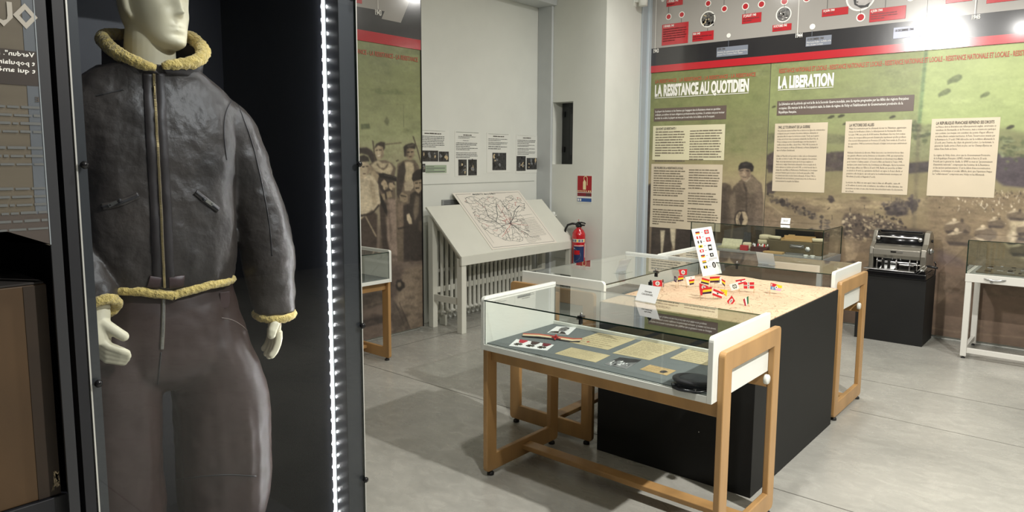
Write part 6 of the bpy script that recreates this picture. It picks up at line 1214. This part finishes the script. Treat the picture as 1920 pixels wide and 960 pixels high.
# body: head, neck, trunk, arms, hands and legs grown into one surface
mb=MB()
HA=R(15); hF=Vector((math.cos(HA),math.sin(HA),0)); hL=Vector((-math.sin(HA),math.cos(HA),0)); HC=V(.020,.005,1.848)
HK=[(0,.026,.080,.00),(.012,.044,.094,.035),(.03,.055,.094,.055),(.055,.062,.092,.072),(.08,.067,.092,.086),(.11,.071,.091,.097),(.14,.074,.092,.102),(.17,.075,.090,.100),(.20,.068,.077,.089),(.222,.050,.052,.066),(.234,.026,.026,.036),(.238,.004,.004,.006)]
g=lambda x,s_: math.exp(-(x/s_)**2)
rings=[]
for z,w_,fr,bk in interp(HK,64):
    w_,fr,bk=w_*1.08,fr*1.05,bk*1.05
    ring=[]
    for k in range(72):
        th=2*math.pi*k/72; c,s_=math.cos(th),math.sin(th); p=2.25
        x=math.copysign(abs(s_)**(2/p),s_)*max(w_,.002); y=math.copysign(abs(c)**(2/p),c)*(fr if c>0 else max(bk,.004))
        if c>0:
            d=0
            nz=0
            if .082<z<.15: nz=.027*max(0,min(1,(.15-z)/.052))**1.1*min(1,(z-.082)/.012)
            d+=nz*g(x,.0095+.005*max(0,(.11-z)/.03 if z<.11 else 0))
            d+=.0065*g(x,.021)*g(z-.063,.0055)+.0065*g(x,.019)*g(z-.051,.0055)-.0035*g(x,.024)*g(z-.057,.0022)
            d+=.009*g(x,.022)*g(z-.018,.013)-.006*g(x,.024)*g(z-.036,.006)
            for sgn in (-1,1): d+=-.011*g(x-sgn*.031,.016)*g(z-.128,.012)+.005*g(x-sgn*.031,.012)*g(z-.127,.006)+.004*g(x-sgn*.045,.02)*g(z-.095,.02)+.004*g(x-sgn*.03,.02)*g(z-.150,.008)
            y+=d
        ring.append(HC+hF*y+hL*x+Vector((0,0,z)))
    rings.append(ring)
mb.loft(rings,PLA)
for sgn in (-1,1):
    e=HC+hL*(sgn*.073)-hF*.006+Vector((0,0,.115)); mb.tube([e+Vector((0,0,-.032))+hF*.010,e+Vector((0,0,-.012))+hL*sgn*.006,e+Vector((0,0,.018))+hL*sgn*.009-hF*.004,e+Vector((0,0,.030))+hF*.004],[.008,.011,.014,.008],PLA,10)
mb.tube([V(0,-.01,1.66),V(.0,-.008,1.74),V(.003,-.004,1.80),V(.006,-.0,1.87),V(.008,-.005,1.93)],[.085,.074,.069,.066,.06],PLA,28)
mb.loft([ssec(0,0,z,a,b,32) for z,a,b in ((.92,.15,.10),(1.1,.15,.10),(1.25,.14,.095),(1.45,.17,.11),(1.6,.18,.11),(1.69,.16,.09),(1.72,.09,.07))],PLA)
for sgn in (-1,1): mb.tube([V(.10*sgn,0,.96),V(.13*sgn,0,.7),V(.135*sgn,.0,.5),V(.135*sgn,-.01,.36),V(.135*sgn,-.01,.27)],[.085,.065,.055,.045,.04],PLA,16); mb.tube([V(.135*sgn,-.03,.285),V(.135*sgn,.05,.275),V(.14*sgn,.13,.268)],[.036,.034,.02],PLA,12,flat=.8)
mb.tube([V(.17,0,1.66),V(.25,0,1.5),V(.30,.01,1.32),V(.315,.03,1.15),V(.316,.045,1.07)],[.05,.045,.042,.033,.026],PLA,14)
mb.tube([V(-.15,0,1.66),V(-.19,0,1.5),V(-.215,.0,1.34),V(-.20,.08,1.23),V(-.182,.148,1.145)],[.05,.045,.042,.033,.026],PLA,14)
# hand at the image right: hanging, fingers together and curled inwards
def chain(pts,r0,r1): 
    n=len(pts); mb.tube(pts,[r0+(r1-r0)*i/(n-1) for i in range(n)],PLA,10); mb.sphere(pts[-1],r1*1.02,PLA,10)
mb.tube([V(.316,.045,1.08),V(.318,.047,1.045),V(.319,.048,1.015),V(.317,.048,.995)],[.026,.030,.034,.032],PLA,16,flat=.55,upv=L_)
for i,(f,ln) in enumerate(((.082,.92),(.060,1.0),(.038,.96),(.018,.80))):
    chain([V(.318,f*.9+.004,1.0),V(.317,f,.978),V(.312,f+.002,1.0-.045*ln),V(.303,f+.003,1.0-.066*ln),V(.292,f+.003,1.0-.080*ln)],.0140,.0105)
chain([V(.312,.085,1.045),V(.300,.098,1.028),V(.289,.104,1.010),V(.286,.104,.998)],.0165,.0135)
# hand at the image left: bent in front of the hip, thumb up, fingers below
mb.tube([V(-.182,.148,1.15),V(-.192,.158,1.115),V(-.197,.163,1.085),V(-.192,.166,1.06)],[.025,.030,.033,.030],PLA,16,flat=.62,upv=F_)
chain([V(-.185,.160,1.118),V(-.165,.174,1.100),V(-.148,.182,1.085),V(-.138,.184,1.077)],.0165,.0135)
for i,ln in enumerate((.94,1.0,.95,.82)):
    o_=i*.0135; chain([V(-.192+.001*i,.168-.006*i,1.074-o_),V(-.176,.176-.006*i,1.056-o_),V(-.176+.030*ln,.182-.006*i,1.040-o_*.8),V(-.176+.046*ln,.180-.006*i,1.030-o_*.7)],.0130,.0100)
body=mb.build('body',man)
md=body.modifiers.new('join','REMESH'); md.mode='VOXEL'; md.voxel_size=.0036; md.use_smooth_shade=True
md=body.modifiers.new('soft','SMOOTH'); md.factor=.5; md.iterations=3
# jacket
LEA=mk('dark_leather',rgb(56,50,45),.46,var=.42,vs=5,bump=.5,bs=55,bd=.004,det=8)
nn=lambda a,b,c: MN.noise(Vector((a,b,c)))
def jfold(th,z): return .03*nn(math.cos(th)*2.2,math.sin(th)*2.2,z*5)+.018*nn(math.cos(th)*6,math.sin(th)*6,z*14)+.012*nn(math.cos(th)*12,math.sin(th)*12,z*9)
mb=MB()
JK=[(1.172,.192,.132),(1.19,.203,.140),(1.26,.212,.150),(1.36,.214,.152),(1.46,.216,.150),(1.56,.222,.150),(1.64,.232,.142),(1.69,.232,.128),(1.728,.212,.115),(1.760,.180,.112),(1.785,.150,.116),(1.800,.128,.118)]
mb.loft([ssec(-.0,0,z,a,b,64,2.5,jfold) for z,a,b in interp(JK,70)],LEA)
def sleeve(keys,sd,seg=36):
    K=interp(keys,46); pts=[V(l,f,z) for l,f,z,r_ in K]; vs=[];n=len(pts); prev=None
    for i,p in enumerate(pts):
        t_=(pts[min(i+1,n-1)]-pts[max(i-1,0)]).normalized(); u=(L_-t_*L_.dot(t_)).normalized(); q_=t_.cross(u)
        ring=[]
        for k in range(seg):
            an=2*math.pi*k/seg; el=1 if True else 0
            cr=.085*math.sin(i*1.05+2.2*math.sin(an+sd)+sd)*min(1,abs(i-22)/22+.35)*.55
            rr=K[i][3]*(1+.05*nn(math.cos(an)*1.5+sd,math.sin(an)*1.5,i*.18)+cr*.5)
            ring.append(p+(u*math.cos(an)+q_*math.sin(an))*rr)
        vs.append(ring)
    mb.loft(vs,LEA)
sleeve([(.165,0,1.665,.080),(.205,0,1.630,.087),(.243,0,1.555,.083),(.268,0,1.47,.079),(.295,.005,1.38,.081),(.309,.01,1.30,.085),(.316,.02,1.22,.083),(.320,.03,1.14,.075),(.322,.04,1.08,.066),(.322,.042,1.055,.063)],0)
sleeve([(-.15,0,1.665,.080),(-.185,0,1.62,.082),(-.200,-.005,1.54,.076),(-.207,-.005,1.45,.074),(-.212,0,1.37,.074),(-.210,.03,1.29,.072),(-.202,.075,1.23,.064),(-.190,.12,1.185,.054),(-.183,.145,1.158,.048)],2)
jacket=mb.build('jacket',man)
md=jacket.modifiers.new('join','REMESH'); md.mode='VOXEL'; md.voxel_size=.006; md.use_smooth_shade=True
md=jacket.modifiers.new('soft','SMOOTH'); md.factor=.5; md.iterations=4
tx=bpy.data.textures.new('leather_folds','CLOUDS'); tx.noise_scale=.075; tx.noise_depth=3
md=jacket.modifiers.new('folds','DISPLACE'); md.texture=tx; md.strength=.013; md.mid_level=.5; md.texture_coords='LOCAL'
# trousers
TRO=mk('brown_leather_trousers',rgb(58,43,38),.45,var=.16,vs=4,bump=.2,bs=30,bd=.004,det=8,stretch=(1,1,.35))
mb=MB()
def tfold(sd): return lambda th,z: .07*nn(math.cos(th)*1.6+sd,math.sin(th)*1.6,z*1.6)+.032*math.sin(3*th+z*5+sd)*min(1,max(0,(1.05-z)*4))+.03*nn(math.cos(th)*5,math.sin(th)*5+sd,z*3)
mb.loft([ssec(.008,-.0,z,a,b,56,2.3,tfold(1)) for z,a,b in interp([(.865,.07,.06),(.88,.13,.09),(.905,.185,.12),(.93,.215,.135),(.98,.225,.142),(1.05,.218,.138),(1.12,.205,.130),(1.21,.18,.115)],34)],TRO)
for c_,sd in ((1,3),(-1,7)):
    K=[(.33,.135,.085,.09),(.36,.135,.11,.11),(.42,.137,.125,.125),(.52,.14,.137,.135),(.66,.141,.139,.140),(.80,.138,.137,.140),(.90,.125,.128,.134),(.96,.110,.120,.130),(1.02,.10,.115,.122),(1.08,.10,.10,.11)]
    off=.014 if c_>0 else -.018
    mb.loft([ssec(c_*l+off,0,z,a,b,48,2.2,tfold(sd)) for z,l,a,b in interp(K,60)],TRO)
tro=mb.build('trousers',man)
md=tro.modifiers.new('join','REMESH'); md.mode='VOXEL'; md.voxel_size=.0065; md.use_smooth_shade=True
md=tro.modifiers.new('soft','SMOOTH'); md.factor=.5; md.iterations=4
tx=bpy.data.textures.new('trouser_folds','CLOUDS'); tx.noise_scale=.12; tx.noise_depth=2
md=tro.modifiers.new('folds','DISPLACE'); md.texture=tx; md.strength=.014; md.mid_level=.5; md.texture_coords='LOCAL'
# details sewn onto the finished surfaces
from mathutils.bvhtree import BVHTree
bpy.context.view_layer.update(); dg=bpy.context.evaluated_depsgraph_get()
def tree(o):
    e=o.evaluated_get(dg); me=e.to_mesh(); b=BVHTree.FromPolygons([o.matrix_world@v.co for v in me.vertices],[p.vertices[:] for p in me.polygons]); e.to_mesh_clear(); return b
TJ=tree(jacket); TT=tree(tro)
def hit(T,x,y,off=.002):
    d=Vector(ray(x,y)).normalized(); loc,nr,_,_=T.ray_cast(Vector(CAM),d)
    if loc is None: return None
    return loc+nr*off-C0,nr
def hitpath(T,pts,n,off=.002):
    P=[]; K=interp([(i,)+tuple(p) for i,p in enumerate(pts)],n)
    for _,x,y in K:
        h=hit(T,x,y,off)
        if h: P.append(h)
    return P
def ribbon(T,pts,wd,mat,name,par,n=40,off=.003,th=.0015):
    H_=hitpath(T,pts,n,off); mb=MB(); vs=[];m_=len(H_)
    for i,(p,nr) in enumerate(H_):
        t_=(H_[min(i+1,m_-1)][0]-H_[max(i-1,0)][0]).normalized(); s_=t_.cross(nr).normalized()*wd/2
        vs.append([p-s_-nr*th,p+s_-nr*th,p+s_*.9+nr*th,p-s_*.9+nr*th])
    mb.loft(vs,mat); o=mb.build(name,par); return o,H_
BRL=mk('reddish_brown_leather',rgb(66,48,46),.45,var=.15,vs=20,bump=.2,bs=80); BRASS=mk('aged_brass',rgb(178,158,110),.35,.8,var=.2,vs=90); DKL=mk('placket_leather',rgb(44,38,36),.5,var=.15,vs=14,bump=.3,bs=70)
ZP=[(288,137),(291,200),(294,260),(298,330),(302,400),(304,460),(307,520),(308,538)]
ribbon(TJ,[(x-11,y) for x,y in ZP],.026,DKL,'placket',jacket,50,.002); ribbon(TJ,[(x+11,y) for x,y in ZP],.026,DKL,'placket',jacket,50,.002)
zo,HZ=ribbon(TJ,ZP,.0085,mk('zip_tape',rgb(120,110,92),.7),'zip_tape',jacket,60,.0035)
mb=MB()
for i in range(1,len(HZ)):
    for s in range(3):
        p=HZ[i-1][0].lerp(HZ[i][0],s/3); nr=HZ[i][1]; t_=(HZ[i][0]-HZ[i-1][0]).normalized(); sd_=t_.cross(nr).normalized()
        q_=p+nr*.002; mb.prism([q_-sd_*.0028-t_*.001,q_+sd_*.0028-t_*.001,q_+sd_*.0028+t_*.001,q_-sd_*.0028+t_*.001],nr*.0014,BRASS)
mb.build('zip_teeth',zo)
h=hit(TJ,289,170,.006); mb=MB(); mb.box((-.003,-.002,-.02),(.003,.002,.01),BRASS,Matrix.Translation(h[0])); mb.build('zip_pull',jacket,bevel=.001)
SEW=mk('dark_seam',rgb(44,42,42),.5); SIL=mk('zip_silver',rgb(196,192,180),.25,.9)
for nm,pts,px_ in (('pocket_welt',[(191,388),(215,383),(238,376),(260,366)],(222,377)),('pocket_welt',[(366,360),(380,372),(396,384),(408,394)],(382,376))):
    o,_=ribbon(TJ,pts,.018,LEA,nm,jacket,16,.003,.002); o2,_=ribbon(TJ,pts,.007,SEW,'pocket_zip',o,16,.0055,.001)
    h=hit(TJ,*px_,.009); rot=(Vector((0,0,1)).rotation_difference(h[1])).to_matrix().to_4x4(); tilt=-15 if px_[0]<300 else 35
    vv=hit(TJ,px_[0]+(-9 if px_[0]<300 else 9),px_[1]+(4 if px_[0]<300 else 5),.009)[0]-h[0]; vv=vv.normalized(); w2=h[1].cross(vv).normalized()
    mb=MB(); a=h[0]; mb.prism([a-w2*.004,a+w2*.004,a+vv*.024+w2*.005,a+vv*.024-w2*.005],h[1]*.002,SIL); mb.prism([a+vv*.018-w2*.0022,a+vv*.018+w2*.0022,a+vv*.022+w2*.002,a+vv*.022-w2*.002],h[1]*.0026,SEW); mb.sphere(a-vv*.006,.005,SEW); mb.build('zip_pull',o)
for pts in ([(441,178),(424,210),(420,250),(425,300)],[(232,168),(180,180)],[(440,180),(470,260),(490,340),(505,420),(510,480)]):
    ribbon(TJ,pts,.003,SEW,'seam',jacket,30,.001,.0008)
for pts in ([(278,517),(300,520)],[(316,520),(344,516)]): ribbon(TJ,[(x,y+10) for x,y in pts],.034,BRL,'waist_tab',jacket,10,.004,.0015)
# fleece: collar, hem and cuffs
FLE=mk('cream_fleece',rgb(212,186,108),.95,var=.22,vs=55,bump=1.0,bs=110,bd=.012,sheen=.3)
def fleece(keys,name,closed,seed=0,seg=18,nseg=150,amp=.22):
    K=interp(keys,nseg); pts=[V(*k[:3]) for k in K]; mb=MB(); vs=[]; n=len(pts)
    for i,p in enumerate(pts):
        a=pts[(i+1)%n] if closed else pts[min(i+1,n-1)]; b=pts[i-1] if closed else pts[max(i-1,0)]
        t_=(a-b).normalized(); u=(Vector((0,0,1))-t_*t_.z).normalized(); q_=t_.cross(u); ring=[]
        for k in range(seg):
            an=2*math.pi*k/seg; d=(u*math.cos(an)+q_*math.sin(an)); w_=p+d*K[i][3]
            ring.append(p+d*K[i][3]*(1+amp*nn(w_.x*60+seed,w_.y*60,w_.z*60)+amp*.6*nn(w_.x*140,w_.y*140,w_.z*140)))
        vs.append(ring)
    mb.loft(vs,FLE,not closed); return mb.build(name,jacket)
COL=[(-.014,.128,1.788,.010),(-.045,.126,1.795,.014),(-.080,.105,1.808,.017),(-.108,.055,1.832,.019),(-.120,-.005,1.862,.019),(-.112,-.06,1.885,.018),(-.065,-.11,1.90,.017),(0,-.128,1.906,.017),(.075,-.108,1.912,.017),(.125,-.055,1.910,.018),(.150,.0,1.885,.019),(.148,.055,1.850,.020),(.118,.098,1.822,.018),(.075,.120,1.808,.016),(.030,.130,1.800,.014),(.004,.130,1.796,.009)]
COL=[(.012+(a-.012)*.90,b*.95,c,d) for a,b,c,d in COL]
fleece(COL,'fleece_collar',False,1,18,150,.25)
K=interp([k[:3] for k in COL],60); mb=MB(); top_=[V(k[0],k[1],k[2]-.006) for k in K]; low_=[]
for i,k in enumerate(K):
    an=math.atan2(k[1],k[0]); low_.append(V(.010+.125*math.cos(an),.118*math.sin(an),1.775))
vs=top_+low_+[p-(p.normalized()*0+V(0,0,.25)*0) for p in []]; n=len(top_)
mb.add(vs,[(i,i+1,n+i+1,n+i) for i in range(n-1)],DKL,True); o=mb.build('collar_stand',jacket); so=o.modifiers.new('thick','SOLIDIFY'); so.thickness=.008; so.offset=0
HM=[]
for k in range(33):
    th=math.pi/2+2*math.pi*k/32; c_,s_=math.cos(th),math.sin(th); x=math.copysign(abs(c_)**(2/2.5),c_)*.197; y=math.copysign(abs(s_)**(2/2.5),s_)*.136
    HM.append((x,y,1.184-.022*math.exp(-(x/.06)**2)*(1 if y>0 else 0)-.006*(1 if x>0 else -1)*abs(x)/.2,.0125))
fleece(HM,'fleece_hem',True,5,14,200,.22)
def cuff(c,ax,r_,seed,name,rt_=.013):
    ax=ax.normalized(); u=(F_-ax*F_.dot(ax)).normalized(); q_=ax.cross(u); mb=MB(); vs=[]; n=64
    for i in range(n):
        a=2*math.pi*i/n; rad=(u*math.cos(a)+q_*math.sin(a)); p=c+rad*r_; ring=[]
        for k in range(14):
            an=2*math.pi*k/14; d=rad*math.cos(an)+ax*math.sin(an); w_=p+d*rt_; ring.append(p+d*rt_*(1+.28*nn(w_.x*60+seed,w_.y*60,w_.z*60)+.15*nn(w_.x*140,w_.y*140,w_.z*140)))
        vs.append(ring)
    vs.append(vs[0]); mb.loft(vs,FLE,False); mb.build(name,jacket)
cuff(V(.322,.043,1.050),V(0,0,.25)-V(.0,.04,.25+.3),.056,3,'fleece_cuff'); cuff(V(-.182,.150,1.152),V(-.182,.150,1.152)-V(-.192,.115,1.19),.041,9,'fleece_cuff')
# trouser details
zo,HT=ribbon(TT,[(306,552),(306,580),(305,615),(303,655)],.010,mk('zip_tape_grey',rgb(132,126,110),.7),'fly_zip',tro,26,.003)
mb=MB()
for i in range(1,len(HT)):
    for s in range(3):
        p=HT[i-1][0].lerp(HT[i][0],s/3); nr=HT[i][1]; t_=(HT[i][0]-HT[i-1][0]).normalized(); sd_=t_.cross(nr).normalized(); q_=p+nr*.002
        mb.prism([q_-sd_*.003-t_*.001,q_+sd_*.003-t_*.001,q_+sd_*.003+t_*.001,q_-sd_*.003+t_*.001],nr*.0014,SIL)
mb.build('zip_teeth',zo)
ribbon(TT,[(302,660),(298,700),(296,720)],.004,SEW,'crotch_seam',tro,14,.001)
ribbon(TT,[(415,596),(435,600),(455,612),(470,628)],.003,mk('pale_seam',rgb(118,104,96),.5),'pocket_seam',tro,18,.001,.0006)
ribbon(TT,[(330,900),(380,893),(430,890),(480,893)],.004,SEW,'knee_seam',tro,20,.001,.0008)
h=hit(TT,418,556,.006)
if h:
    mb=MB(); a=h[0]; mb.prism([a+L_*x+Vector((0,0,z)) for x,z in ((-.014,.012),(.014,.012),(.014,-.02),(.009,-.034),(0,-.038),(-.009,-.034),(-.014,-.02))],h[1]*.003,BRL); mb.build('belt_tab',tro,bevel=.001)
BOOT=mk('black_boot_leather',rgb(30,28,27),.35)
for sgn,c_ in ((1,.139),(-1,-.147)):
    mb=MB(); mb.tube([V(c_,-.01,.40),V(c_,-.01,.33),V(c_,-.005,.30)],[.062,.060,.058],BOOT,16); mb.loft([ssec(c_,f,z,a,b,28,2.4) for z,a,b,f in ((.2505,.048,.135,.035),(.262,.052,.14,.035),(.285,.052,.135,.032),(.31,.050,.10,.01),(.34,.048,.06,-.008))],BOOT); mb.build('boot',man)
